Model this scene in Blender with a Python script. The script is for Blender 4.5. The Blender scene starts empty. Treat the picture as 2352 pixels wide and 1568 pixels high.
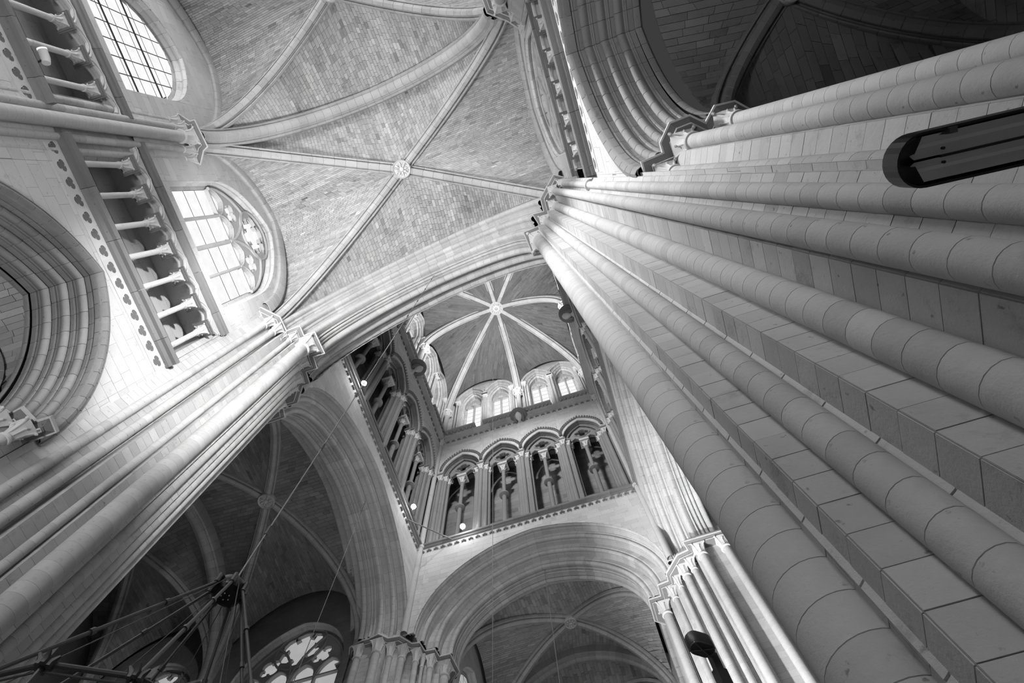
import bpy, math, random
from mathutils import Vector, Matrix
from mathutils.geometry import tessellate_polygon
random.seed(7)
C = bpy.context.scene
COL = C.collection
PI = math.pi
Z0 = 1.6                                   # camera height; all heights below are measured from the camera

# ------------------------------------------------------------------ camera, world, lights, exposure
FPX = 1386.66
ROT = ((0.95577329, 0.29255449, -0.03015449), (-0.29024398, 0.92169887, -0.25735118), (-0.04749588, 0.25472154, 0.96584734))
cam_d = bpy.data.cameras.new('camera'); cam_d.sensor_width = 36.0; cam_d.lens = FPX*36.0/2352; cam_d.clip_start = 0.05; cam_d.clip_end = 300
cam = bpy.data.objects.new('camera', cam_d); COL.objects.link(cam)
R0, R1_, R2_ = [Vector(r) for r in ROT]
m = Matrix((R0, -R1_, -R2_)).transposed().to_4x4(); m.translation = Vector((0, 0, Z0)); cam.matrix_world = m
C.camera = cam
C.cycles.diffuse_bounces = 3; C.cycles.max_bounces = 6
w = bpy.data.worlds.new('overcast_sky'); C.world = w; w.use_nodes = True
w.node_tree.nodes['Background'].inputs[0].default_value = (0.9, 0.9, 0.9, 1)
w.node_tree.nodes['Background'].inputs[1].default_value = 0.05
C.view_settings.view_transform = 'Standard'; C.view_settings.look = 'None'
C.view_settings.exposure = 0.0; C.view_settings.gamma = 1.0; C.view_settings.use_curve_mapping = False

def lamp(kind, name, loc, target, power, size=0.3, spot=None, blend=0.6):
    d = bpy.data.lights.new(name, kind); d.energy = power
    if kind == 'SPOT': d.spot_size = math.radians(spot); d.spot_blend = blend; d.shadow_soft_size = size
    elif kind == 'POINT': d.shadow_soft_size = size
    elif kind == 'AREA':
        d.shape = 'RECTANGLE'; d.size = size[0]; d.size_y = size[1]
    o = bpy.data.objects.new(name, d); COL.objects.link(o)
    o.location = Vector(loc)+Vector((0, 0, Z0))
    o.rotation_euler = (Vector(target)-Vector(loc)).to_track_quat('-Z', 'Y').to_euler()
    return o
LIGHTS = True
if LIGHTS:
    # daylight, ledge floodlights, and unseen fill spots added to brighten the church
    lamp('AREA', 'added_west_daylight', (-3.0, -16.0, 16.0), (0.0, 2.5, 13.0), 1500, (6, 8))  # unseen area light added for daylight from the nave end
    lamp('SPOT', 'window_daylight', (-7.6, -6.2, 18.4), (1.4, 1.2, 10.5), 15000, 0.9, 44, 1.0)     # daylight falling in through the upper left window
    lamp('SPOT', 'floodlight', (1.2, -1.9, 12.2), (-8.0, 2.3, 13.2), 6500, 0.25, 52, 0.95)      # on the right triforium ledge, towards the left crossing pier
    lamp('SPOT', 'floodlight', (-6.5, 8.6, 3.0), (2.9, 13.8, 13.5), 22000, 0.25, 50, 0.9)      # towards the far right pier
    lamp('SPOT', 'floodlight', (-6.0, 7.5, 9.0), (3.3, 12.3, 20.5), 7000, 0.25, 36, 0.9)       # unseen spot added to brighten the right crossing arch
    lamp('SPOT', 'floodlight', (-6.2, -0.2, 13.6), (-3.9, 0.6, 22.0), 3600, 0.5, 120, 0.9)      # on the left ledge, washes vault and crossing arch
    lamp('SPOT', 'floodlight', (-4.5, -3.5, -1.3), (-4.2, -3.0, 20.0), 3600, 0.8, 95, 0.8)     # unseen spot added at floor level to fill the nave vault
    lamp('SPOT', 'floodlight', (-3.5, 8.5, -1.3), (-3.2, 8.8, 20.0), 2400, 0.8, 75, 0.8)       # another unseen floor-level spot, added to lift the crossing
    lamp('SPOT', 'floodlight', (-3.2, 4.6, 34.0), (-2.6, 14.4, 26.0), 5200, 0.5, 95, 0.9)      # added unseen at the near tower cornice, brightens the far wall
    lamp('SPOT', 'floodlight', (1.7, 9.0, 24.2), (-9.0, 9.5, 20.5), 400, 0.4, 100, 0.9)        # added unseen at the right gallery ledge, lifts the left arch
    lamp('SPOT', 'floodlight', (-3.0, 18.5, -1.3), (-3.0, 18.6, 20.0), 60, 0.8, 80, 0.8)      # weak unseen spot added as fill for the far arm
    lamp('SPOT', 'floodlight', (-2.8, 9.0, 34.5), (-2.8, 9.0, 45.0), 6500, 0.8, 150, 0.9)      # unseen spot added inside the tower to brighten the lantern

# ------------------------------------------------------------------ materials (monochrome place: every tone is a grey)
def stone_mat(name, base, blotch=0.12, grain=0.05, rough=0.85, bump=0.25, stains=0.25, scale=1.0, pits=0.45):
    m = bpy.data.materials.new(name); m.use_nodes = True; nt = m.node_tree; N = nt.nodes; L = nt.links
    b = N['Principled BSDF']; b.inputs['Roughness'].default_value = rough
    b.inputs['Specular IOR Level'].default_value = 0.25
    tc = N.new('ShaderNodeTexCoord')
    def noise(sc, det, ro=0.6):
        n = N.new('ShaderNodeTexNoise'); n.inputs['Scale'].default_value = sc*scale; n.inputs['Detail'].default_value = det
        n.inputs['Roughness'].default_value = ro; L.new(tc.outputs['Object'], n.inputs['Vector']); return n
    def math_(op, a, b_):
        n = N.new('ShaderNodeMath'); n.operation = op
        for i, v in enumerate((a, b_)):
            if isinstance(v, (int, float)): n.inputs[i].default_value = v
            else: L.new(v, n.inputs[i])
        return n.outputs[0]
    n1 = noise(0.9, 3); n2 = noise(9, 6, 0.7); n3 = noise(3.0, 5, 0.75)
    at = N.new('ShaderNodeAttribute'); at.attribute_name = 'tone'
    t = math_('ADD', math_('MULTIPLY', math_('SUBTRACT', n1.outputs[0], 0.5), 2*blotch), math_('MULTIPLY', math_('SUBTRACT', n2.outputs[0], 0.5), 2*grain))
    st = N.new('ShaderNodeMapRange'); st.inputs[1].default_value = 0.58; st.inputs[2].default_value = 0.72; st.inputs[3].default_value = 0; st.inputs[4].default_value = stains
    L.new(n3.outputs[0], st.inputs[0])
    t = math_('SUBTRACT', math_('ADD', t, at.outputs['Fac']), st.outputs[0])
    n4 = noise(17, 3, 0.5); pt = N.new('ShaderNodeMapRange'); pt.inputs[1].default_value = 0.69; pt.inputs[2].default_value = 0.74; pt.inputs[3].default_value = 0; pt.inputs[4].default_value = pits
    L.new(n4.outputs[0], pt.inputs[0]); t = math_('SUBTRACT', t, pt.outputs[0])
    v = math_('MULTIPLY', math_('ADD', t, 1.0), base)
    cc = N.new('ShaderNodeCombineColor')
    for i in range(3): L.new(v, cc.inputs[i])
    L.new(cc.outputs[0], b.inputs['Base Color'])
    bp = N.new('ShaderNodeBump'); bp.inputs['Strength'].default_value = bump; bp.inputs['Distance'].default_value = 0.02
    nb = noise(26, 4, 0.7)
    L.new(math_('ADD', nb.outputs[0], math_('MULTIPLY', st.outputs[0], -2.0)), bp.inputs['Height']); L.new(bp.outputs[0], b.inputs['Normal'])
    return m
def plain(name, v, rough=0.6, metal=0.0):
    m = bpy.data.materials.new(name); m.use_nodes = True; b = m.node_tree.nodes['Principled BSDF']
    b.inputs['Base Color'].default_value = (v, v, v, 1); b.inputs['Roughness'].default_value = rough; b.inputs['Metallic'].default_value = metal
    return m
def emit(name, v, s):
    m = bpy.data.materials.new(name); m.use_nodes = True; nt = m.node_tree; nt.nodes.clear()
    e = nt.nodes.new('ShaderNodeEmission'); e.inputs[0].default_value = (v, v, v, 1); e.inputs[1].default_value = s
    o = nt.nodes.new('ShaderNodeOutputMaterial')
    if 'glass' in name:
        tc = nt.nodes.new('ShaderNodeTexCoord'); n = nt.nodes.new('ShaderNodeTexNoise'); n.inputs['Scale'].default_value = 3; n.inputs['Detail'].default_value = 5
        mr = nt.nodes.new('ShaderNodeMapRange'); mr.inputs[3].default_value = 0.82; mr.inputs[4].default_value = 1.12
        nt.links.new(tc.outputs['Object'], n.inputs['Vector']); nt.links.new(n.outputs[0], mr.inputs[0])
        mm = nt.nodes.new('ShaderNodeMath'); mm.operation = 'MULTIPLY'; mm.inputs[1].default_value = s
        nt.links.new(mr.outputs[0], mm.inputs[0]); nt.links.new(mm.outputs[0], e.inputs[1])
    nt.links.new(e.outputs[0], o.inputs[0]); return m
M = dict(
    stone=stone_mat('limestone', 0.44, 0.18, 0.10),
    wall=stone_mat('wall_limestone', 0.52, 0.14, 0.06),
    web=stone_mat('vault_web_stone', 0.36, 0.28, 0.10, stains=0.3, scale=0.8),
    rib=stone_mat('rib_limestone', 0.38, 0.2, 0.08),
    armweb=stone_mat('dimmed_web_stone', 0.22, 0.28, 0.10, stains=0.3),  # web stone darkened: dimness of left arm and aisles put into the colour
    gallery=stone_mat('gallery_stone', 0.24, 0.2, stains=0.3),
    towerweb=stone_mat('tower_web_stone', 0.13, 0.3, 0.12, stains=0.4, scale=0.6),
    abac=stone_mat('sooty_shaded_abacus', 0.18, 0.3, stains=0.3),  # dark base holds the shade of abacus undersides as well as dirt
    dark=stone_mat('dark_stone', 0.22, 0.35, 0.12),  # darker, blotchier stone for left arch, springer and gallery ceilings
    carve=stone_mat('carved_limestone', 0.55, 0.1, stains=0.4),
    string=stone_mat('shaded_string_course', 0.19, 0.2, stains=0.3),  # underside shade of the ledges is put into this dark base
    mortar=stone_mat('mortar', 0.25, 0.2),
    mortar_dark=stone_mat('mortar_dark', 0.13, 0.2),
    floor=stone_mat('floor_flagstone', 0.45, 0.15),
    glass=emit('leaded_glass_glow', 1.0, 1.0),
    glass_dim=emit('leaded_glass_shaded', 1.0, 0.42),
    lead=plain('lead_came', 0.03, 0.5, 0.3),
    iron=plain('wrought_iron', 0.07, 0.5, 0.2),
    black=plain('black_painted_metal', 0.012, 0.3, 0.5),
    reflector=plain('brushed_reflector', 0.6, 0.4, 0.2),
    wood_edge=plain('worn_wood_edge', 0.12, 0.5),
    wood=plain('dark_stained_wood', 0.045, 0.45),
    rope=plain('steel_rope', 0.25, 0.5, 0.3),
    white=plain('painted_metal', 0.6, 0.4),
    bulb=emit('lamp_bulb', 1.0, 60.0),
)

# ------------------------------------------------------------------ helpers
ORG = {}
def thing(name, label, cat, loc, group=None):
    o = bpy.data.objects.new(name, None); COL.objects.link(o); o.empty_display_size = 0.3
    o.location = (loc[0], loc[1], loc[2]+Z0); ORG[o.name] = Vector(loc)
    o['label'] = label; o['category'] = cat
    if group: o['group'] = group
    return o
def mesh_data(name, vs, fs, mat, tones=None, smooth=False):
    me = bpy.data.meshes.new(name); me.from_pydata(vs, [], fs); me.materials.append(mat)
    if tones is not None:
        a = me.attributes.new('tone', 'FLOAT', 'POINT'); a.data.foreach_set('value', tones)
    if smooth:
        me.polygons.foreach_set('use_smooth', [True]*len(me.polygons)); me.set_sharp_from_angle(angle=math.radians(35))
    return me
def put(name, vs, fs, mat, parent=None, tones=None, smooth=False, stuff=False, label=None, cat=None, kind=None, group=None, recalc=False):
    org = ORG[parent.name] if parent is not None else Vector((0, 0, 0))
    vs = [tuple(Vector(v)-org) for v in vs]
    me = mesh_data(name, vs, fs, mat, tones, smooth)
    if recalc:
        import bmesh
        bm = bmesh.new(); bm.from_mesh(me); bmesh.ops.recalc_face_normals(bm, faces=bm.faces); bm.to_mesh(me); bm.free()
    o = bpy.data.objects.new(name, me); COL.objects.link(o); ORG[o.name] = org
    if parent is not None: o.parent = parent
    else: o.location = (0, 0, Z0)
    if stuff: o['kind'] = 'stuff'
    if kind: o['kind'] = kind
    if label: o['label'] = label
    if cat: o['category'] = cat
    if group: o['group'] = group
    return o
def prj(P):
    z = R2_.dot(P)
    if z < 0.2: return None
    return 1176+FPX*R0.dot(P)/z, 784+FPX*R1_.dot(P)/z
def pxsize(pts):
    us = []; vs = []
    for p in pts:
        q = prj(Vector(p))
        if q is None: return 0
        us.append(q[0]); vs.append(q[1])
    cu = sum(us)/len(us); cv = sum(vs)/len(vs)
    if cu < -30 or cu > 2382 or cv < -30 or cv > 1598: return 0
    return math.sqrt((max(us)-min(us)+.1)*(max(vs)-min(vs)+.1))

class Acc:
    """collects geometry for one mesh"""
    def __init__(s): s.v = []; s.f = []; s.t = []
    def add(s, vs, fs, tone=0.0):
        b = len(s.v); s.v += [tuple(v) for v in vs]; s.f += [tuple(i+b for i in f) for f in fs]; s.t += [tone]*len(vs)
    def box(s, c, e, tone=0.0, rot=None):
        vs = []
        for dx in (-1, 1):
            for dy in (-1, 1):
                for dz in (-1, 1):
                    d = Vector((dx*e[0], dy*e[1], dz*e[2]))
                    if rot is not None: d = rot @ d
                    vs.append(Vector(c)+d)
        s.add(vs, [(0, 1, 3, 2), (4, 6, 7, 5), (0, 4, 5, 1), (2, 3, 7, 6), (0, 2, 6, 4), (1, 5, 7, 3)], tone)
    def tube(s, pts, r, seg=8, closed=False, cap=True, tone=0.0):
        pts = [Vector(p) for p in pts]; n = len(pts); vs = []; fs = []; up = None
        for i, p in enumerate(pts):
            a = pts[i-1] if (i > 0 or closed) else p; b = pts[(i+1) % n] if (i < n-1 or closed) else p
            d = (b-a).normalized()
            if up is None:
                up = Vector((0, 0, 1)) if abs(d.z) < 0.9 else Vector((1, 0, 0))
            x = d.cross(up).normalized(); up = x.cross(d).normalized()
            rr = r[i] if isinstance(r, (list, tuple)) else r
            for k in range(seg):
                t = 2*PI*k/seg; vs.append(p+(x*math.cos(t)+up*math.sin(t))*rr)
        m = n if closed else n-1
        for i in range(m):
            j = (i+1) % n
            for k in range(seg):
                l = (k+1) % seg; fs.append((i*seg+k, i*seg+l, j*seg+l, j*seg+k))
        if cap and not closed:
            fs.append(tuple(range(seg))[::-1]); fs.append(tuple((n-1)*seg+k for k in range(seg)))
        s.add(vs, fs, tone)
    def lathe(s, x, y, prof, seg=16, tone=0.0, mod=None):
        vs = []; fs = []; n = len(prof)
        for (r, z) in prof:
            for k in range(seg):
                t = 2*PI*k/seg; rr = r if mod is None else mod(r, z, t)
                vs.append((x+rr*math.cos(t), y+rr*math.sin(t), z))
        for i in range(n-1):
            for k in range(seg):
                l = (k+1) % seg; fs.append((i*seg+k, i*seg+l, (i+1)*seg+l, (i+1)*seg+k))
        s.add(vs, fs, tone)
    def prism(s, poly, z0, z1, tone=0.0, grow0=0.0, grow1=0.0):
        """closed plan polygon extruded, optionally offset at bottom / top"""
        n = len(poly); vs = []
        p0 = offset_poly(poly, grow0) if grow0 else poly; p1 = offset_poly(poly, grow1) if grow1 else poly
        vs = [(x, y, z0) for x, y in p0]+[(x, y, z1) for x, y in p1]
        fs = [(i, (i+1) % n, n+(i+1) % n, n+i) for i in range(n)]
        tri = tessellate_polygon([[Vector((x, y, 0)) for x, y in p0]])
        fs += [tuple(t) for t in tri]+[tuple(n+i for i in t) for t in tri]
        s.add(vs, fs, tone)
    def put(s, name, mat, parent=None, **k): return put(name, s.v, s.f, mat, parent, tones=s.t, **k)

def offset_poly(poly, d):
    """offset outward by d (polygon of either orientation)"""
    n = len(poly); A = sum(poly[i][0]*poly[(i+1) % n][1]-poly[(i+1) % n][0]*poly[i][1] for i in range(n))
    sg = 1 if A > 0 else -1; out = []
    for i in range(n):
        p0 = Vector(poly[i-1]); p1 = Vector(poly[i]); p2 = Vector(poly[(i+1) % n])
        a = (p1-p0).normalized(); b = (p2-p1).normalized()
        na = Vector((a.y, -a.x))*sg; nb = Vector((b.y, -b.x))*sg
        k = 1+na.dot(nb); q = (na+nb)/max(k, 0.35)
        out.append((p1.x+q.x*d, p1.y+q.y*d))
    return out

def tone(a=0.07): return random.gauss(0, a)
def quad_block(p, n, g=0.008, h=0.012, b=0.03, tn=None, a=0.07):
    """one squared stone seen from its face; p = four corners in order, n = outward normal"""
    p = [Vector(q) for q in p]; c = (p[0]+p[1]+p[2]+p[3])/4
    eu = (p[1]-p[0]); ev = (p[3]-p[0]); lu = max(eu.length, (p[2]-p[3]).length); lv = max(ev.length, (p[2]-p[1]).length)
    if lu < 3*g or lv < 3*g: return None
    eu = (p[1]-p[0]+p[2]-p[3]).normalized(); ev = (p[3]-p[0]+p[2]-p[1]).normalized()
    hh = h+random.uniform(-.35, .35)*h; n = Vector(n)
    gu = min(g, 0.2*lu); gv = min(g, 0.2*lv); pp = []
    sg = [(1, 1), (-1, 1), (-1, -1), (1, -1)]
    for q, (su, sv) in zip(p, sg):
        d = q+eu*su*gu+ev*sv*gv
        if (d-c).dot(q-c) <= 0: d = c.lerp(q, 0.5)
        pp.append(d)
    vs = [q+n*hh for q in pp]+[q-n*b for q in pp]
    fs = [(0, 1, 2, 3), (0, 4, 5, 1), (1, 5, 6, 2), (2, 6, 7, 3), (3, 7, 4, 0)]
    if (vs[1]-vs[0]).cross(vs[3]-vs[0]).dot(n) < 0: fs = [f[::-1] for f in fs]
    return (vs, fs, tone(a) if tn is None else tn)

def emit_blocks(parent, blocks, mat, name='stone', cap=200, minpx=10.0, smooth=False, rest=None):
    blocks = [b for b in blocks if b]
    sc = [(pxsize(b[0][:8] if len(b[0]) <= 8 else b[0][::max(1, len(b[0])//8)]), i) for i, b in enumerate(blocks)]
    sc.sort(reverse=True); single = set(i for s, i in sc[:cap] if s >= minpx)
    acc = Acc()
    for i, b in enumerate(blocks):
        if i in single: put(name, b[0], b[1], mat, parent, tones=[b[2]]*len(b[0]), smooth=smooth)
        else: acc.add(*b)
    if acc.v: put(rest or (name+'_courses'), acc.v, acc.f, mat, parent, tones=acc.t, smooth=smooth, stuff=True)

# ---- shafts made of drums
def drum_block(x, y, r, z0, z1, seg=20):
    g = 0.0028; prof = [(r-0.004, z0), (r, z0+g), (r, z1-g), (r-0.004, z1)]
    a = Acc(); a.lathe(x, y, prof, seg); return (a.v, a.f, tone(0.05))
def capital(acc, x, y, z0, z1, r, R, rot=0.0, seg=24):
    """astragal, bell swelling to a leafy square, crockets under the corners"""
    H = z1-z0
    acc.lathe(x, y, [(r*.98, z0-.05), (r*1.22, z0-.045), (r*1.32, z0-.015), (r*1.22, z0+.015), (r*1.0, z0+.02)], seg)
    def mod(rr, z, t):
        u = (z-z0)/H; k = max(0, u)**1.6
        sq = 1/max(abs(math.cos(t-rot)), abs(math.sin(t-rot)))
        leaf = 0.07*math.cos(8*(t-rot))*math.sin(PI*min(1, u*1.05))
        return rr*(1+(sq-1)*k*0.9+leaf)
    pr = [(r*1.0, z0), (r*1.02, z0+.15*H), (r*1.08+.02*(R-r), z0+.35*H), (r+(R-r)*.28, z0+.55*H), (r+(R-r)*.6, z0+.75*H), (R*.97, z0+.9*H), (R, z0+.97*H), (R*.93, z1)]
    acc.lathe(x, y, pr, seg, mod=mod)
    for k in range(8):
        t = rot+PI/4*k; corner = k % 2 == 1
        d = Vector((math.cos(t), math.sin(t), 0)); rr = (R*1.28 if corner else R*0.98); s = (0.16 if corner else 0.11)*R+.008
        z = z0+H*(.86 if corner else .62)
        if not corner: rr = r+(R-r)*.55
        # leaf stem and curled tip
        p = [Vector((x, y, 0))+d*(r*1.02)+Vector((0, 0, z0+.12*H)), Vector((x, y, 0))+d*(r+(rr-r)*.35)+Vector((0, 0, z0+(z-z0)*.7)),
             Vector((x, y, 0))+d*(rr*.97)+Vector((0, 0, z+s*.6)), Vector((x, y, 0))+d*(rr+s*.8)+Vector((0, 0, z+s*.1)), Vector((x, y, 0))+d*(rr+s*.3)+Vector((0, 0, z-s*.6))]
        acc.tube(p, [s*.35, s*.5, s*.75, s*.8, s*.45], 6)
def abacus(acc, poly, z0, z1):
    h = z1-z0
    acc.prism(poly, z0, z0+.16*h, grow0=-.125, grow1=-.125)
    acc.prism(poly, z0+.16*h, z0+.24*h, grow0=-.10, grow1=-.10)
    acc.prism(poly, z0+.24*h, z0+.62*h, grow0=-.115, grow1=-.02)

def core_blocks(poly_open, z0, z1, course=.21, closed=False, jit=.0):
    """stones facing a plan polyline; outward = right side of travel when orientation given by sg"""
    out = []; n = len(poly_open)
    A = sum(poly_open[i][0]*poly_open[(i+1) % n][1]-poly_open[(i+1) % n][0]*poly_open[i][1] for i in range(n)); sg = 1 if A > 0 else -1
    for i in range(n):
        a = Vector(poly_open[i]); b = Vector(poly_open[(i+1) % n]); d = b-a; L = d.length
        if L < .05: continue
        d.normalize(); nn = Vector((d.y, -d.x, 0))*sg
        c3 = Vector(((a.x+b.x)/2, (a.y+b.y)/2, (z0+z1)/2))
        if nn.dot(-Vector((c3.x, c3.y, 0))) < 0: continue            # turned away from where anyone can stand in the nave
        k = 0; z = z0
        while z < z1-.02:
            zt = min(z1, z+course); m_ = max(1, round(L/.55)); off = 0 if m_ == 1 else (k % 2)*.5
            cuts = [0.0]+[ (j+off)/m_ for j in range(0 if off else 1, m_) if 0 < (j+off)/m_ < 1]+[1.0]
            for u0, u1 in zip(cuts, cuts[1:]):
                q = [a+d*L*u0, a+d*L*u1]
                out.append(quad_block([(q[0].x, q[0].y, z), (q[1].x, q[1].y, z), (q[1].x, q[1].y, zt), (q[0].x, q[0].y, zt)], nn, g=.0028, h=.004, b=.02, a=.06))
            z = zt; k += 1
    return out

def pier(label, poly, shafts, abac, H=18.4, zbase=-1.6, capH=.5, abH=.17, cap=300, group=None, mat='stone', spring=.7, stones_cap=220, annulets=()):
    cx = sum(p[0] for p in poly)/len(poly); cy = sum(p[1] for p in poly)/len(poly)
    t = thing('clustered_pier', label, 'pier', (cx, cy, zbase), group)
    a = Acc(); a.prism(poly, zbase, H); core = a.put('core', M['mortar'], t)
    emit_blocks(core, core_blocks(poly, max(zbase, -1.6), H-abH), M[mat], 'stone', stones_cap)
    drums = []; cp = []
    for s in shafts:
        x, y, r = s[:3]; top = H-abH-capH if r > 0 else 0
        R = s[3] if len(s) > 3 else r*1.75
        z = zbase; k = 0; seg = 28 if r > .14 else 18
        while z < top-.02:
            zt = min(top, z+.21); drums.append((x, y, r, z, zt, seg)); z = zt
        c = Acc(); capital(c, x, y, top, H-abH+.01, r, R, rot=math.atan2(-y, -x) if len(s) > 4 else 0.0); cp.append(c)
        cc = Acc(); cc.lathe(x, y, [(r-.012, zbase), (r-.012, top+.05)], seg)
        sh = cc.put('shaft', M['mortar'], t, smooth=True); drums[-1] = drums[-1]+(sh,)
        for i in range(len(drums)-1, -1, -1):
            if len(drums[i]) == 7 and drums[i][6] is not sh: break
            if len(drums[i]) == 6: drums[i] = drums[i]+(sh,)
    for c in cp: c.put('capital', M['carve'], t, smooth=True)
    sc = sorted(((pxsize([(d[0]+dx*d[2], d[1]+dy*d[2], zz) for dx, dy in ((1, 0), (-1, 0), (0, 1), (0, -1)) for zz in (d[3], d[4])]), i) for i, d in enumerate(drums)), reverse=True)
    single = set(i for s_, i in sc[:cap] if s_ >= 12)
    share = {}; rest = {}
    for i, d in enumerate(drums):
        x, y, r, za, zb, seg, sh = d
        if i in single:
            key = (round(r, 3), round(zb-za, 3), random.randrange(7))
            if key not in share:
                b = drum_block(0, 0, r, 0, zb-za, seg); share[key] = mesh_data('drum', b[0], b[1], M[mat], [b[2]]*len(b[0]), True)
            o = bpy.data.objects.new('drum', share[key]); COL.objects.link(o); o.parent = sh
            o.location = Vector((x, y, za))-ORG[t.name]; o.rotation_euler = (0, 0, random.choice((0, 1, 2, 3))*2*PI/seg)
        else:
            b = drum_block(x, y, r, za, zb, seg); rest.setdefault(sh.name, (sh, Acc()))[1].add(*b)
    for sh, acc in rest.values(): acc.put('drum_courses', M[mat], sh, smooth=True, stuff=True)
    if abac:
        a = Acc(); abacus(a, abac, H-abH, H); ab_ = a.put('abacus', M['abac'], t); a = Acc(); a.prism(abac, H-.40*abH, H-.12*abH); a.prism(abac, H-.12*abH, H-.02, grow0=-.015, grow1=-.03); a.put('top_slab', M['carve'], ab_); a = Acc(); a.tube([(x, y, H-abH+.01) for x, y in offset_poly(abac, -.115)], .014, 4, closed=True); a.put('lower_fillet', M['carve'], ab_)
    if abac and spring: a = Acc(); a.prism(offset_poly(abac, -.30), H-.05, H+spring); a.prism(offset_poly(abac, -.10), H-.05, H+.16); a.put('springer', M[mat], t)
    for (x, y, r, z) in annulets:
        a = Acc(); a.lathe(x, y, [(r, z-.06), (r*1.45, z-.04), (r*1.6, z), (r*1.45, z+.04), (r, z+.06)], 18); a.put('shaft_ring', M['carve'], t, smooth=True)
    return t

# ---- arches
class Arch:
    """pointed arch between springing points P and Q (same height), intrados rise h; d = offset outwards"""
    def __init__(s, P, Q, h, K=1.1, stilt=0.0):
        s.P = Vector(P); s.Q = Vector(Q); s.c = (s.P+s.Q)/2; D = s.Q-s.P; s.a = D.length/2; s.e = D.normalized()
        s.lat = Vector((s.e.y, -s.e.x, 0)); s.h = h; s.K = max(K, h/s.a) if h/s.a > 1 else K; s.sc = h/(s.K*s.a); s.stilt = stilt
        a = s.a; hh = s.K*a; s.r = (a*a+hh*hh)/(2*a); s.cx = -a+s.r
    def pt(s, u, d=0.0, lat=0.0):
        """u in [-1,1] : -1 springing at P, 0 apex, 1 springing at Q ; |u|>1 runs down the stilt"""
        sd = -1 if u < 0 else 1; k = 1-abs(u)
        if k < 0:
            x = -(s.a+d); z = k*s.stilt
        else:
            tm = math.acos(max(-1, min(1, (s.r-s.a)/(s.r+d)))); th = k*tm
            x = s.cx-(s.r+d)*math.cos(th); z = (s.r+d)*math.sin(th)*s.sc
        return s.c+s.e*(x if sd < 0 else -x)+Vector((0, 0, z))+s.lat*lat
    def z_at(s, x, d=0.0):
        """height above springing of offset curve at signed distance x from the middle, None outside"""
        x = abs(x)
        if x >= s.a+d: return None
        q = (s.r+d)**2-(s.cx+x)**2
        return math.sqrt(max(0, q))*s.sc
    def length(s): return sum((s.pt(-1+i/20)-s.pt(-1+(i+1)/20)).length for i in range(40))

def sweep(A, prof, u0, u1, n, shrink=0.0):
    vs = []; fs = []; m_ = len(prof)
    for i in range(n+1):
        u = u0+(u1-u0)*i/n
        for (a, b) in prof: vs.append(A.pt(u, b, a))
    for i in range(n):
        for j in range(m_-1):
            fs.append((i*m_+j, i*m_+j+1, (i+1)*m_+j+1, (i+1)*m_+j))
    return vs, fs
def inset_prof(prof, d):
    out = []
    n = len(prof)
    for i, (a, b) in enumerate(prof):
        p0 = Vector(prof[max(0, i-1)]); p2 = Vector(prof[min(n-1, i+1)]); t = (p2-p0)
        if t.length < 1e-6: out.append((a, b)); continue
        t.normalize(); nn = Vector((-t.y, t.x))
        out.append((a+nn.x*d, b+nn.y*d))
    return out
def arch_ring(parent, A, prof, vous=.3, mat='rib', cap=120, name='voussoir', sub=2, umax=1.0, gap=.0045, inward=None, minpx=9):
    """stone ring cut into voussoirs, with a recessed bed behind the joints"""
    s0 = 0
    # orientation: material lies on the +b / inner side; choose inset direction so that it recedes
    mid = prof[len(prof)//2]; t1 = inset_prof(prof, .01)
    sgn = 1
    if inward is not None: sgn = inward
    back = inset_prof(prof, .012*sgn)
    L = A.length(); n = max(4, int(round(L/2/vous))); n_st = max(0, int(round(A.stilt*(umax-1)/vous))) if umax > 1 else 0
    v, f = sweep(A, back, -umax, umax, 2*n*sub+2*n_st); bed = put('bed', v, f, M['mortar_dark'], parent, smooth=True)
    blocks = []; eps = gap/(L/2); pin = inset_prof(prof, .008*sgn)
    cuts = [-umax+(umax-1)*i/n_st for i in range(n_st)] if n_st else []
    cuts += [-1+i/n for i in range(n)]; cuts += [0.0]+[-c for c in reversed(cuts)]
    m_ = len(prof)
    for a, b in zip(cuts, cuts[1:]):
        us = [(a+eps*.3, pin), (a+eps*1.6, prof)]+[(a+(b-a)*k/sub, prof) for k in range(1, sub)]+[(b-eps*1.6, prof), (b-eps*.3, pin)]
        vs = []
        for u, pf in us:
            for (x, y) in pf: vs.append(A.pt(min(u, -1e-5) if b <= 0 else max(u, 1e-5), y, x))
        fs = []
        for i in range(len(us)-1):
            for j in range(m_-1): fs.append((i*m_+j, i*m_+j+1, (i+1)*m_+j+1, (i+1)*m_+j))
        blocks.append((vs, fs, tone(.05)))
    emit_blocks(bed, blocks, M[mat], name, cap, minpx, smooth=True, rest=name+'_ring')
    return bed
def roll(ca, cb, r, t0, t1, n=7): return [(ca+r*math.cos(math.radians(t0+(t1-t0)*i/n)), cb+r*math.sin(math.radians(t0+(t1-t0)*i/n))) for i in range(n+1)]
def order_prof(a, b, wdt, dep, sg=1, r=.1):
    """one stepped order: riser of depth dep at lateral a, undercut roll on the arris, fillet, soffit of width wdt"""
    r = r*.86; k = r*.62
    p = [(a, b+dep), (a, b+2.5*r), (a-.012, b+2.35*r), (a-k, b+2.15*r)]
    p += roll(a-r, b+r, r, 48, -138, 8)
    p += [(a-2.15*r, b+k), (a-2.45*r, b+.035), (a-2.5*r, b+.004), (a-2.9*r, b), (a-2.95*r, b+.018), (a-wdt, b+.018)]
    return [(x*sg, y) for x, y in p]
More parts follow.
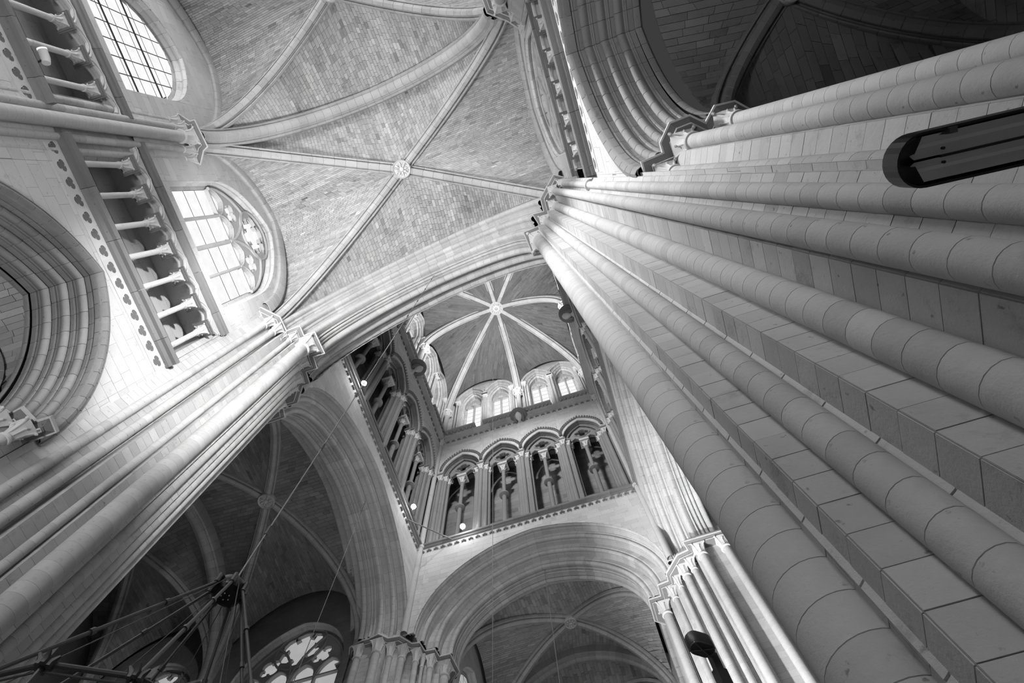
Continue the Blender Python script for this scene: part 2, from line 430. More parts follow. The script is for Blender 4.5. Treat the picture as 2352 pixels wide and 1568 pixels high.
def rib_prof(s=1.0, d=.26):
    h = [(-.19, d), (-.19, .15), (-.175, .12), (-.15, .115), (-.13, .14), (-.11, .175), (-.085, .16), (-.095, .11), (-.105, .07), (-.095, .035), (-.06, .008), (-.02, -.004), (0, -.016)]
    return [(x*s, y*s) for x, y in h]+[(-x*s, y*s) for x, y in reversed(h[:-1])]

class HalfRib:
    """quarter ellipse from springing P (vertical start) to crown O"""
    def __init__(s, P, O):
        s.P = Vector(P); s.O = Vector(O); D = Vector((s.O.x-s.P.x, s.O.y-s.P.y, 0)); s.a = D.length; s.e = D.normalized(); s.h = s.O.z-s.P.z
        s.lat = Vector((s.e.y, -s.e.x, 0))
    def pt(s, t, d=0.0, lat=0.0):
        th = t*PI/2; x = s.a-(s.a+d)*math.cos(th); z = (s.h+d)*math.sin(th)
        return s.P+s.e*x+Vector((0, 0, z))+s.lat*lat
def half_rib_ring(parent, H, prof, vous=.3, mat='rib', cap=40, t0=0.0, sub=1, minpx=9):
    L = sum((H.pt(i/20)-H.pt((i+1)/20)).length for i in range(20)); n = max(4, int(L/vous))
    class W:
        pass
    def sw(pf, ts):
        vs = []; fs = []; m_ = len(pf)
        for t in ts:
            for (a, b) in pf: vs.append(H.pt(t, b, a))
        for i in range(len(ts)-1):
            for j in range(m_-1): fs.append((i*m_+j, i*m_+j+1, (i+1)*m_+j+1, (i+1)*m_+j))
        return vs, fs
    v, f = sw(inset_prof(prof, .012), [t0+(1-t0)*i/(2*n) for i in range(2*n+1)]); rib = put('rib', v, f, M['mortar'], parent, smooth=True)
    blocks = []; eps = .006/L; m_ = len(prof); pin = inset_prof(prof, .008)
    for i in range(n):
        a = t0+(1-t0)*i/n; b = t0+(1-t0)*(i+1)/n; vs = []; fs = []
        us = [(a+eps*.3, pin), (a+eps*1.6, prof), ((a+b)/2, prof), (b-eps*1.6, prof), (b-eps*.3, pin)]
        for u, pf in us:
            for (x, y) in pf: vs.append(H.pt(u, y, x))
        for k in range(4):
            for j in range(m_-1): fs.append((k*m_+j, k*m_+j+1, (k+1)*m_+j+1, (k+1)*m_+j))
        blocks.append((vs, fs, tone(.05)))
    emit_blocks(rib, blocks, M[mat], 'voussoir', cap, minpx, smooth=True, rest='voussoir_ring')

def web_cell(R, E, lift, rows, blen, jit=.0, bulge=.12, tn=.1, patches=True, hgt=.008):
    """stones and backing between a diagonal rib R(t) and an edge curve E(t), t from springing to crown"""
    def S(s, t):
        a = R(t); b = E(t); p = a.lerp(b, s); return p+Vector((0, 0, lift+bulge*math.sin(PI*s)*math.sin(PI*min(1, t))))
    nt, ns = 14, 5; vs = []; fs = []
    for i in range(nt+1):
        for j in range(ns+1): vs.append(S(j/ns, i/nt)+Vector((0, 0, .02)))
    for i in range(nt):
        for j in range(ns): fs.append((i*(ns+1)+j, i*(ns+1)+j+1, (i+1)*(ns+1)+j+1, (i+1)*(ns+1)+j))
    blocks = []; row_tone = 0
    for i in range(rows):
        t0 = i/rows; t1 = (i+1)/rows; wd = (R((t0+t1)/2)-E((t0+t1)/2)).length
        n = max(1, int(round(wd/blen))); off = random.random()
        cuts = [0.0]+sorted([(j+off+random.uniform(-.2, .2))/n for j in range(n) if 0.04 < (j+off)/n < .96])+[1.0]
        cuts = [c for k, c in enumerate(cuts) if k == 0 or c-cuts[k-1] > .02]
        if cuts[-1] != 1.0: cuts.append(1.0)
        if random.random() < .12: row_tone = random.gauss(0, tn*.8)
        for s0, s1 in zip(cuts, cuts[1:]):
            p = [S(s0, t0), S(s1, t0), S(s1, t1), S(s0, t1)]; n_ = (p[1]-p[0]).cross(p[3]-p[0])
            if n_.length < 1e-6: n_ = (p[2]-p[1]).cross(p[3]-p[1])
            if n_.length < 1e-6: continue
            n_.normalize()
            if n_.dot(-(p[0]+p[2])/2) < 0: n_ = -n_
            tt = random.gauss(0, tn)+row_tone
            if random.random() < .03: tt -= .25
            if random.random() < .03: tt += .25
            blocks.append(quad_block(p, n_, g=.0045, h=hgt, b=.03, tn=tt))
    return vs, fs, blocks

def vault(label, corners, boss, edges, group=None, prof_s=1.0, boss_r=.32, cap=220, mat='web', rib_mat='rib', rowh=.16, blen=.34, lift=.2, ribcap=40, mort='mortar_dark', tn=.1, bossr2=None):
    """corners: 4 springing points in order, boss crown point, edges: crown height of each side arch (i -> i+1)"""
    t = thing('rib_vault', label, 'vault', (boss[0], boss[1], corners[0][2]), group)
    O = Vector(boss); acc = Acc(); blocks = []
    for i in range(4):
        P = Vector(corners[i]); Q = Vector(corners[(i+1) % 4]); e = edges[i]
        mid = (P+Q)/2
        if isinstance(e, tuple): mid.x = e[1] if e[1] is not None else mid.x; mid.y = e[2] if e[2] is not None else mid.y; e = e[0]
        mid.z = e
        hp = HalfRib(P, O); hq = HalfRib(Q, O)
        P_ = P.copy(); Q_ = Q.copy()
        if isinstance(edges[i], tuple) and edges[i][1] is not None: P_.x = Q_.x = edges[i][1]
        if isinstance(edges[i], tuple) and len(edges[i]) > 3: P_.y = edges[i][3]; Q_.y = edges[i][4]
        ep = HalfRib(P_, mid); eq = HalfRib(Q_, mid)
        L = hp.a+hp.h*.6; rows = max(6, int(L*1.05/rowh))
        for R_, E_ in ((hp, ep), (hq, eq)):
            v, f, b = web_cell(lambda t_, q=R_: q.pt(t_, 0.0), lambda t_, q=E_: q.pt(t_, 0.0), lift, rows, blen, tn=tn)
            acc.add(v, f); blocks += b
    web = acc.put('web', M[mort], t, smooth=True)
    emit_blocks(web, blocks, M[mat], 'stone', cap, 9)
    for i in range(4): half_rib_ring(t, HalfRib(corners[i], boss), rib_prof(prof_s), .3, rib_mat, ribcap)
    a = Acc(); x, y, z = boss; r = boss_r
    a.lathe(x, y, [(r*.9, z+.3), (r, z+.1), (r*1.0, z-.02), (r*.93, z-.06), (r*.86, z-.02), (r*.8, z+.0), (.001, z+.0)], 24)
    for k in range(8):
        th = PI/4*k; d = Vector((math.cos(th), math.sin(th), 0)); q = Vector((x, y, z-.01)); 
        a.tube([q+d*r*.25, q+d*r*.5+Vector((0, 0, -.035)), q+d*r*.76], [r*.06, r*.13, r*.05], 6)
        d2 = Vector((math.cos(th+PI/8), math.sin(th+PI/8), 0)); a.tube([q+d2*r*.45, q+d2*r*.72], [r*.03, r*.09], 5)
    a.lathe(x, y, [(r*.24, z+.0), (r*.22, z-.05), (r*.12, z-.065), (.001, z-.07)], 12)
    a.put('boss', M['carve'], t, smooth=True)
    return t

# ---- walls with openings
class Frame:
    """plane through origin o, horizontal direction e, visible side normal n"""
    def __init__(s, o, e, n): s.o = Vector(o); s.e = Vector(e).normalized(); s.n = Vector(n).normalized()
    def P(s, u, v, d=0.0): return Vector((s.o.x, s.o.y, 0))+s.e*u+Vector((0, 0, v))+s.n*d
def wall_face(name, fr, u0, u1, v0, v1, holes=(), course=.3, blen=.62, mat='wall', parent=None, kind='structure', cap=200, topfn=None, tn=.045, g=.003, h=.004, minpx=10, rest=None):
    """holes: (uc, halfwidth, sill, spring, rise, K)"""
    H = []
    for hdef in holes:
        uc, hw, sill, spr, rise = hdef[:5]; K = hdef[5] if len(hdef) > 5 else 1.1
        H.append((uc, hw, sill, spr, Arch((uc-hw, 0, 0), (uc+hw, 0, 0), rise, K)))
    def hole_at(u):
        for (uc, hw, sill, spr, A) in H:
            if uc-hw+1e-6 < u < uc+hw-1e-6: return (sill, spr+(A.z_at(u-uc) or 0))
        return None
    us = set([u0, u1])
    for (uc, hw, sill, spr, A) in H:
        for k in range(25): us.add(min(u1, max(u0, uc-hw*math.cos(PI*k/24))))
    us = sorted(us); acc = Acc()
    for a, b in zip(us, us[1:]):
        if b-a < 1e-6: continue
        hm = hole_at((a+b)/2)
        if hm is None: segs = [(v0, v0, v1, v1)]
        else:
            ha = hole_at(a+1e-5*(b-a)+2e-6) or hm; hb = hole_at(b-2e-6) or hm
            segs = [(v0, v0, max(v0, hm[0]), max(v0, hm[0])), (max(v0, ha[1]), max(v0, hb[1]), v1, v1)]
        for (la, lb, tb, ta) in segs:
            if ta-la < .001 and tb-lb < .001: continue
            acc.add([fr.P(a, la), fr.P(b, lb), fr.P(b, max(tb, lb)), fr.P(a, max(ta, la))], [(0, 1, 2, 3)])
    w_ = acc.put(name, M['mortar'], parent)
    if parent is None: w_['kind'] = 'structure'
    blocks = []; v = v0; k = 0
    edges = sorted(set([e for (uc, hw, *_r) in H for e in (uc-hw, uc+hw)]))
    while v < v1-.01:
        vt = min(v1, v+course); u = u0-random.uniform(0, blen)
        cuts = []
        while u < u1: cuts.append(u); u += blen*random.uniform(.75, 1.25)
        cuts = sorted(set([u0, u1]+[c for c in cuts if u0+.05 < c < u1-.05]+[e for e in edges if u0 < e < u1]))
        for a, b in zip(cuts, cuts[1:]):
            if b-a < .03: continue
            hm = hole_at((a+b)/2)
            if hm is None: blocks.append(quad_block([fr.P(a, v), fr.P(b, v), fr.P(b, vt), fr.P(a, vt)], fr.n, g=g, h=h, b=.02, a=tn)); continue
            if v < hm[0]:
                tt = min(vt, hm[0]); blocks.append(quad_block([fr.P(a, v), fr.P(b, v), fr.P(b, tt), fr.P(a, tt)], fr.n, g=g, h=h, b=.02, a=tn))
            up = []
            for q in range(25):
                uu = a+(b-a)*min(max(q/24, 1e-5), 1-1e-5); up.append((uu, max(v, (hole_at(uu) or hm)[1])))
            up = [p for p in up if p[1] < vt-.006]
            if len(up) < 2 or up[-1][0]-up[0][0] < .03: continue
            if len(up) > 9: up = up[:1]+up[2:-1:3]+up[-1:]
            ua = up[0][0]+(g if up[0][1] > v else g); ub = up[-1][0]-g
            poly = [(min(max(p[0], ua), ub), min(vt-g-.001, p[1]+g)) for p in up]+[(ub, vt-g), (ua, vt-g)]
            n_ = len(poly); hh = h*random.uniform(.65, 1.35)
            vs_ = [fr.P(x, y, hh) for x, y in poly]+[fr.P(x, y, -.02) for x, y in poly]
            fs_ = [tuple(range(n_))]+[(i_, n_+i_, n_+(i_+1) % n_, (i_+1) % n_) for i_ in range(n_)]
            if (vs_[n_-2]-vs_[0]).cross(vs_[n_-1]-vs_[0]).dot(fr.n) < 0: fs_ = [f_[::-1] for f_ in fs_]
            blocks.append((vs_, fs_, tone(tn)))
        v = vt; k += 1
    emit_blocks(w_, blocks, M[mat], 'stone', cap, minpx, rest=rest)
    return w_
def bar(acc, fr, u0, u1, v0, v1, d0, d1, tn=0.0):
    vs = [fr.P(u, v, d) for u in (u0, u1) for v in (v0, v1) for d in (d0, d1)]
    acc.add(vs, [(0, 1, 3, 2), (4, 6, 7, 5), (0, 4, 5, 1), (2, 3, 7, 6), (0, 2, 6, 4), (1, 5, 7, 3)], tn)
def string_course(label, fr, u0, u1, v, dep=.2, hgt=.17, mat='string', leaves=0, seglen=1.1, drop=.12):
    t = thing('string_course', label, 'moulding', tuple(fr.P((u0+u1)/2, v)))
    u = u0
    pf = [(0, -.10), (dep*.35, -.07), (dep*.55, 0), (dep*.9, .01), (dep, hgt*.3), (dep, hgt*.75), (dep*.85, hgt), (0, hgt)]
    while u < u1-.01:
        b = min(u1, u+seglen); vs = []; 
        for uu in (u+.004, b-.004): vs += [fr.P(uu, v+z, d) for d, z in pf]
        n = len(pf); fs = [(i, i+1, n+i+1, n+i) for i in range(n-1)]+[tuple(range(n)), tuple(range(n, 2*n))]
        put('moulded_stone', vs, fs, M[mat], t, tones=[tone(.08)]*len(vs)); u = b
    if leaves:
        a = Acc(); u = u0+leaves/2
        while u < u1:
            c = fr.P(u, v-drop, .03)
            for du, dv, s in ((0, .02, 1.1), (-.05, -.035, .9), (.05, -.035, .9)):
                q = fr.P(u+du*1.3, v-drop+dv*1.3, .035); a.tube([q-fr.n*.03, q+fr.n*.02, q+fr.n*.045], [.05*s, .055*s, .02], 6)
            u += leaves
        a.put('leaf_frieze', M['string'], t, smooth=True, stuff=True)
    return t
def plate(fr, outer, holes, d0, d1):
    """flat stone slab with pierced openings; outer / holes in (u, v)"""
    loops = [outer]+list(holes); pts = [p for lp in loops for p in lp]
    tri = tessellate_polygon([[Vector((p[0], p[1], 0)) for p in lp] for lp in loops])
    n = len(pts); vs = [fr.P(u, v, d1) for u, v in pts]+[fr.P(u, v, d0) for u, v in pts]
    fs = [tuple(t) for t in tri]+[tuple(n+i for i in t) for t in tri]; b = 0
    for lp in loops:
        k = len(lp)
        for i in range(k): j = (i+1) % k; fs.append((b+i, b+j, n+b+j, n+b+i))
        b += k
    return vs, fs
def foil(uc, vc, r, n, rot=0.0, cusp=.35, seg=7):
    """n-lobed opening"""
    pts = []; lr = r*(.62 if n == 3 else .52 if n == 4 else .42); cr = r-lr
    for k in range(n):
        a = rot+2*PI*k/n; c = (uc+cr*math.cos(a), vc+cr*math.sin(a)); sp = PI*.62 if n == 3 else PI*.58
        for i in range(seg+1):
            t = a-sp+2*sp*i/seg; pts.append((c[0]+lr*math.cos(t), c[1]+lr*math.sin(t)))
    return pts
def arc_pts(A, n=12, d=0.0, u0=-1.0, u1=1.0):
    out = []
    for i in range(n+1):
        p = A.pt(u0+(u1-u0)*i/n, d); out.append((p.x, p.z))
    return out
def A2(u0, u1, v, rise, K=1.1): return Arch((u0, 0, v), (u1, 0, v), rise, K)
def tube2(acc, fr, pts, r, d, closed=False, seg=8): acc.tube([fr.P(u, v, d) for u, v in pts], r, seg, closed)

# ================================================================== THE SETTING
H = 18.4                                    # height of the great capitals above the camera
XL, XR = -7.95, 2.05                        # nave wall faces
S1, S2 = 12.78, 15.55                       # string courses under and over the triforium
FL_ = Frame((XL, 0, 0), (0, 1, 0), (1, 0, 0)); FR_ = Frame((XR, 0, 0), (0, 1, 0), (-1, 0, 0))
a = Acc(); a.add([(-26, -22, -1.6), (12, -22, -1.6), (12, 30, -1.6), (-26, 30, -1.6)], [(0, 1, 2, 3)])
a.put('floor', M['floor'], kind='structure')
# roofs above the vaults keep the sky out
a = Acc(); a.box((-3, -8, 24.6), (6.5, 11.2, .1)); a.box((-17, 9.4, 24.6), (9.1, 6, .1)); a.box((7.5, 9.4, 24.6), (5.2, 6, .1)); a.box((-3, 21, 24.6), (6.5, 6.5, .1))
a.put('roof', M['mortar_dark'], kind='structure')

# nave walls: arcade spandrels, triforium, clerestory  (bay A: y -3.6..1.6, bay B: -9..-3.6)
def nave_wall(side, fr, yc, yB, capA, dim=False):
    sg = 'wall_left' if side == 'L' else 'wall_right'
    xw = XL if side == 'L' else XR
    arcA = (yc, 2.21, -1.6, 8.85, 3.16, 1.35); arcB = (yB, 2.21, -1.6, 8.85, 3.16, 1.35)
    ya, yb = (-9.2, 1.75) if side == 'L' else (-9.6, 0.6)
    wall_face(sg, fr, ya, yb, -1.6, S1, [arcB, arcA], course=.30, blen=.62, cap=capA)
    wall_face(sg, fr, ya, yb, S2, 22.6, WIN[side], course=.30, blen=.62, cap=120)
for fr_, nm_, y_ in ((FL_, 'wall_left', -9.2), (FR_, 'wall_right', -9.6)):
    wall_face(nm_, fr_, -22, y_, -1.6, 23, (), .6, 1.4, cap=0)  # unseen blank stretches added to keep end light out of the aisles
WIN = dict(L=[(-6.2, 1.5, 16.15, 18.35, 1.9, 1.1), (-.64, 1.78, 16.15, 18.75, 2.9, 1.15)],
           R=[(-7.1, 1.6, 16.15, 18.75, 2.6, 1.15), (-1.8, 1.7, 16.15, 18.75, 2.7, 1.15)])
nave_wall('L', FL_, -.6, -6.1, 260); nave_wall('R', FR_, -1.7, -7.3, 200)

def triforium(side, fr, cols, y0, y1, label, where, base=12.95, spr=14.93, group='nave triforium arcades'):
    """open colonnade in front of a wall passage, arches with twin rolls"""
    t = thing('triforium_arcade', label, 'arcade', tuple(fr.P((y0+y1)/2, base)))
    # passage box behind
    a = Acc()
    for v, vv, d0, d1 in ((base-.02, base-.02, 0, -.95), (S2, S2, 0, -.95)): a.add([fr.P(y0, v, d0), fr.P(y1, v, d0), fr.P(y1, v, d1), fr.P(y0, v, d1)], [(0, 1, 2, 3)])
    for u in (y0, y1): a.add([fr.P(u, base, 0), fr.P(u, S2, 0), fr.P(u, S2, -.95), fr.P(u, base, -.95)], [(0, 1, 2, 3)])
    a.put('passage', M['wall'], t)
    fb = Frame(fr.P(0, 0, -.9), fr.e, fr.n)
    wall_face('back_wall', fb, y0, y1, base, S2, course=.3, blen=.7, parent=t, cap=60)
    a = Acc(); bar(a, fb, y0, y1, 14.35, 14.5, 0, .10); bar(a, fb, y0, y1, 14.62, 14.72, 0, .05); a.put('ledge', M['string'], t)
    edges = [y0]+list(cols)+[y1]
    sp = cols[1]-cols[0]
    # arcade plate
    pts = [(y0, S2), (y0, spr)]; arcs = []
    us = [y0]+sorted(cols)+[y1]
    for a_, b_ in zip(us, us[1:]):
        if b_-a_ < .25: continue
        m_ = .07; lo = a_+(m_ if a_ != y0 else 0); hi = b_-(m_ if b_ != y1 else 0)
        full = A2(a_+m_ if b_-a_ >= sp*.8 else (a_+m_ if a_ != y0 else b_-sp+m_), b_-m_ if b_-a_ >= sp*.8 else (b_-m_ if b_ != y1 else a_+sp-m_), spr, .36, 1.0)
        ap = [p for p in arc_pts(full, 12) if lo-1e-6 <= p[0] <= hi+1e-6]
        if not ap: continue
        pts += [(lo, spr)] if abs(ap[0][0]-lo) > .02 else []
        pts += ap; arcs.append(ap)
        pts += [(hi, spr)] if abs(ap[-1][0]-hi) > .02 else []
    pts += [(y1, spr), (y1, S2)]
    cl = []
    for p in pts:
        if not cl or (abs(p[0]-cl[-1][0])+abs(p[1]-cl[-1][1])) > 1e-4: cl.append(p)
    v, f = plate(fr, cl, [], -.14, 0.0); put('spandrel', v, f, M['wall'], t)
    for ap in arcs:
        a = Acc(); tube2(a, fr, [(u, v_) for u, v_ in ap], .045, .015); tube2(a, fr, [(u+(u-(ap[0][0]+ap[-1][0])/2)*.24, v_+.075) for u, v_ in ap], .028, .03)
        tube2(a, fr, ap, .04, -.13); a.put('arch_moulding', M['carve'], t, smooth=True)
    for c in cols:
        p = fr.P(c, 0, -.05)
        a = Acc(); a.lathe(p.x, p.y, [(.10, base-.02), (.10, base+.03), (.075, base+.06), (.085, base+.09), (.066, base+.12), (.064, spr-.42)], 14)
        sh = a.put('colonnette', M['carve'], t, smooth=True)
        a = Acc(); capital(a, p.x, p.y, spr-.42, spr-.1, .064, .125, rot=0); a.put('capital', M['carve'], sh, smooth=True)
        a = Acc(); a.box((p.x, p.y, spr-.085), (.17, .17, .022)); a.box((p.x, p.y, spr-.04), (.20, .20, .03)); a.put('abacus', M['string'], sh)
    return t
colsA = [-2.80, -2.12, -1.44, -.77, -.09, .60, 1.30]; colsB = [-8.05, -7.35, -6.65, -5.95, -5.22, -4.50]
triforium('L', FL_, colsA, -3.25, 1.62, 'wall arcade of seven slim colonnettes in the bright sunlit wall beside the window with tracery', '')
triforium('L', FL_, colsB, -8.7, -3.95, 'wall arcade of slim colonnettes at the upper corner, under the plain grid window', '')
triforium('R', FR_, [-3.6, -2.9, -2.2, -1.5, -.8, -.1], -3.9, .35, 'shadowed wall arcade seen edge-on above the dark side arch', '')
triforium('R', FR_, [-8.9, -8.2, -7.5, -6.8, -6.1, -5.4], -9.3, -4.9, 'edge-on wall arcade at the top edge, beyond the middle capital cluster', '')
for side, fr, ya, yb, lab in (('L', FL_, -3.25, 1.62, 'bright wall'), ('L', FL_, -8.7, -3.95, 'upper corner wall'), ('R', FR_, -4.0, .45, 'dark wall'), ('R', FR_, -9.4, -4.8, 'top edge wall')):
    string_course('narrow dark ledge directly below the colonnettes of the %s' % lab, fr, ya-.1, yb+.05, S1, .22, .17)
    string_course('narrow dark ledge between window and colonnettes of the %s' % lab, fr, ya-.1, yb+.05, S2, .13, .16)
    # row of sunk trefoils under the sill, in a raised band
    t = thing('trefoil_frieze', 'row of small sunk trefoils under the ledge of the %s' % lab, 'carving', tuple(fr.P((ya+yb)/2, 12.4)))
    n_ = int(round((yb-ya)/.351)); pw_ = (yb-ya)/n_; v_ = 12.5
    a = Acc(); bar(a, fr, ya, yb, 12.33, 12.70, -.05, .007); a.put('band', M['mortar_dark'], t)
    for k in range(n_):
        uc = ya+(k+.5)*pw_
        v, f = plate(fr, [(uc-pw_/2, 12.3), (uc+pw_/2, 12.3), (uc+pw_/2, 12.70), (uc-pw_/2, 12.70)], [foil(uc, v_, .13, 3, rot=-PI/2)], .0, .014)
        put('trefoil_panel', v, f, M['wall'], t, tones=[tone(.02)]*len(v))
# ---- windows
def window(n, fr, hole, kind, mat='glass', depth=.35, label=None, lights=4, rows=5, tag='window', cat='window', mould=True, vous=24):
    uc, hw, sill, spr, rise, K = hole
    A = Arch(fr.P(uc-hw, spr), fr.P(uc+hw, spr), rise, K)
    t = thing('window_%d' % n, label or 'window', cat, tuple(fr.P(uc, sill))); t['kind'] = 'structure'
    top = spr+rise
    fg = Frame(fr.P(0, 0, -depth), fr.e, fr.n); fu = Frame(fr.P(0, 0, -depth+.02), fr.e, fr.n)
    gw = hw-.16 if mould else hw-.05
    sgn = 1 if A.lat.dot(fr.n) > 0 else -1
    # splayed moulded reveal
    pr = [(.0, .06), (-.02, .0), (-.09, -.03), (-.16, .0), (-.19, .04), (-.24, -.02), (-.30, -.06), (-.36, -.02), (-depth-.02, .02), (-depth-.02, -.16)] if mould else [(.0, .0), (-depth-.02, .0)]
    A.stilt = spr-sill; arch_ring(t, A, [(x*sgn, y) for x, y in pr], .35, 'carve', vous, 'moulded_stone', 2, umax=2.0, inward=-sgn, minpx=10)
    a = Acc(); bar(a, fr, uc-hw, uc+hw, sill-.1, sill+.03, -depth-.05, .0); a.put('sill', M['carve'], t)
    Ai = A2(uc-gw, uc+gw, spr, rise*gw/hw, K)
    def topat(u): return spr+(Ai.z_at(u-uc) or 0)
    if kind == 'tracery':
        # glass light by light, pane by pane
        pitch = 2*gw/lights
        head = spr+.02
        for i in range(lights):
            a0 = uc-gw+i*pitch+.012; a1 = uc-gw+(i+1)*pitch-.012
            for r in range(rows):
                v0 = sill+.03+(head-sill)*r/rows; v1 = sill+.03+(head-sill)*(r+1)/rows
                vs = [fg.P(a0, v0+.016), fg.P(a1, v0+.016), fg.P(a1, v1-.016), fg.P(a0, v1-.016)]; put('pane', vs, [(0, 1, 2, 3)], M[mat], t)
        ap = arc_pts(Ai, 24); v, f = plate(fg, [(uc-gw, head)]+ap+[(uc+gw, head)], [], -.03, -.02); put('head_glazing', v, f, M[mat], t)
        a = Acc(); bar(a, fg, uc-gw, uc+gw, sill, head, -.02, -.012)
        a.put('lead_bed', M['lead'], t)
        for i in range(1, lights):
            u = uc-gw+i*pitch; wd = .065 if i*2 == lights else .045
            a = Acc(); a.lathe(*fg.P(u, 0, .10)[:2], [(wd, sill), (wd, spr)], 10); bar(a, fg, u-wd*.9, u+wd*.9, sill, spr+.1, -.03, .10); a.put('mullion', M['rib'], t, smooth=True)
        # pierced head: trefoiled light heads, foiled circles in two sub-arches, large rose on top
        holes = []; pieces = []
        ns = lights//2
        for i in range(lights):
            u = uc-gw+(i+.5)*pitch; Ah = A2(u-pitch/2+.07, u+pitch/2-.07, spr, pitch*.62, 1.2)
            hp = arc_pts(Ah, 10); holes.append([(hp[0][0], spr-.0001+.06)]+[(x, y+.06) for x, y in hp[1:-1]]+[(hp[-1][0], spr+.06)])
        for s in range(2 if lights >= 4 else 1):
            cu = uc if lights < 4 else uc-gw/2+s*gw
            holes.append(foil(cu, spr+pitch*1.02, pitch*.40, 4, rot=PI/4))
        if lights >= 4:
            holes.append(foil(uc, spr+(top-spr)*.645, gw*.42, 6, rot=PI/6, seg=5))
        v, f = plate(fg, [(uc-gw, spr)]+ap[1:-1]+[(uc+gw, spr)], holes, -.01, .12); put('tracery', v, f, M['rib'], t)
        a = Acc()
        if lights >= 4:
            for s in (-1, 1): tube2(a, fg, arc_pts(A2(uc+(0 if s > 0 else -gw), uc+(gw if s > 0 else 0), spr, gw*.98, 1.1), 16), .05, .13)
            tube2(a, fg, [(uc+gw*.5*math.cos(q*PI/12), spr+(top-spr)*.645+gw*.5*math.sin(q*PI/12)) for q in range(24)], .045, .13, closed=True)
        for i in range(lights):
            u = uc-gw+(i+.5)*pitch; tube2(a, fg, arc_pts(A2(u-pitch/2, u+pitch/2, spr, pitch*.7, 1.2), 10), .03, .13)
        a.put('tracery_bars', M['rib'], t, smooth=True)
    else:
        # plain rectangular leading
        cols = lights; pw = 2*gw/cols; ph = .55; v = sill
        while v < top:
            for i in range(cols):
                a0 = uc-gw+i*pw+.016; a1 = uc-gw+(i+1)*pw-.016; v0 = v+.016; v1 = v+ph-.016
                ta = topat(a0); tb = topat(a1)
                if max(ta, tb) <= v0+.02: continue
                mid = [(a0+(a1-a0)*k/4, min(v1, max(v0, topat(a0+(a1-a0)*k/4)))) for k in range(5)]
                poly = [(a0, v0), (a1, v0)]+mid[::-1]
                vs = [fg.P(x, y) for x, y in poly]; put('pane', vs, [tuple(range(len(vs)))], M[mat], t)
            v += ph
        ap = arc_pts(Ai, 24); v, f = plate(fg, [(uc-gw, sill)]+ap+[(uc+gw, sill)], [], -.03, -.02); put('lead_bed', v, f, M['lead'], t)
        a = Acc()
        for v in (sill+1.25, sill+2.45): bar(a, fg, uc-gw, uc+gw, v-.02, v+.02, .0, .03)
        a.put('saddle_bar', M['lead'], t)
    return t
window(1, FL_, WIN['L'][1], 'tracery', label='tall window with four lights and pierced rose tracery in the bright left wall', rows=4)
window(2, FL_, WIN['L'][0], 'plain', label='round-headed window with plain grid leading at the upper left corner', lights=6)
window(3, FR_, WIN['R'][1], 'tracery', label='window seen edge-on between the top capital cluster and the middle capitals', rows=4)
window(4, FR_, WIN['R'][0], 'tracery', label='window seen edge-on beyond the top capital cluster', rows=4)
# end wall of the nave behind the photographer, with an unseen window added round the west area light
fW = Frame((0, -16.6, 0), (1, 0, 0), (0, 1, 0)); hW = (-3.0, 3.3, 11.5, 17.5, 3.6, 1.1)
wall_face('wall_near', fW, -8.2, 2.3, -1.6, 23, [hW], .6, 1.4, cap=0)
window(50, fW, hW, 'plain', label='end window added around the daylight area light behind the viewpoint', lights=8, vous=0)
# wall ribs framing the windows under the vault
for side, fr, yc, hw in (('L', FL_, -.95, 2.35), ('L', FL_, -6.3, 2.5), ('R', FR_, -1.85, 2.15), ('R', FR_, -7.0, 2.4)):
    t = thing('wall_rib', 'moulded wall rib around the %s window' % {(-.95): 'traceried left', (-6.3): 'plain upper left', (-1.85): 'edge-on right', (-7.0): 'top edge right'}[yc], 'rib', tuple(fr.P(yc, H)))
    A = Arch(fr.P(yc-hw, H+.2, .0), fr.P(yc+hw, H+.2, .0), 3.35, 1.1); sgn = 1 if A.lat.dot(fr.n) > 0 else -1
    pr = [(.16, .35), (.16, .12), (.12, .03), (.06, .0), (.0, .03), (-.03, .10), (-.03, -.02), (-.08, -.04)]
    arch_ring(t, A, [(x*sgn, y) for x, y in pr], .34, 'rib', 60, inward=-sgn)

# ---- arcade arches with their dark mouldings
def arcade_arch(label, xw, yc, nx, mat, group=None, cap=160):
    t = thing('arcade_arch', label, 'arch', (xw, yc, 8.85))
    hw = 2.15; base = Arch((xw, yc-hw, 8.85), (xw, yc+hw, 8.85), 3.1, 1.35); s = 1 if base.lat.x*nx > 0 else -1
    steps = [(0.06, 2.15), (-.22, 2.03), (-.50, 1.91), (-.78, 1.79)]
    # hood moulding
    prof = [(.02, .16), (.08, .14), (.10, .08), (.06, .03), (.0, .0), (-.1, 0)]
    arch_ring(t, base, [(a_*s, b_) for a_, b_ in prof], .32, mat, cap//2, inward=-s)
    for d, (lat, r_) in enumerate(steps):
        A = Arch((xw, yc-r_, 8.85), (xw, yc+r_, 8.85), 3.1-(2.15-r_)*1.0, 1.35)
        pr = order_prof(lat-.0, 0, .32, .2, 1, .085)
        arch_ring(t, A, [(a_*s, b_) for a_, b_ in pr], .34, mat, cap//2, inward=-s)
    A = Arch((xw, yc-1.74, 8.85), (xw, yc+1.74, 8.85), 3.1-.41*1.0, 1.35)
    arch_ring(t, A, [((-1.09)*s, .0), (-1.14*s, -.01), (-1.2*s, .0), (-1.25*s, .06), (-1.25*s, .5)], .34, mat, 20, inward=-s)
    return t
arcade_arch('great pointed arch with deep dark mouldings at the left edge of the bright wall', XL, -.6, 1, 'dark')
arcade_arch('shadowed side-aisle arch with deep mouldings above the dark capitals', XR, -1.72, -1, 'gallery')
arcade_arch('dark arch at the top edge beyond the shadowed side-aisle arch', XR, -7.3, -1, 'gallery', cap=40)

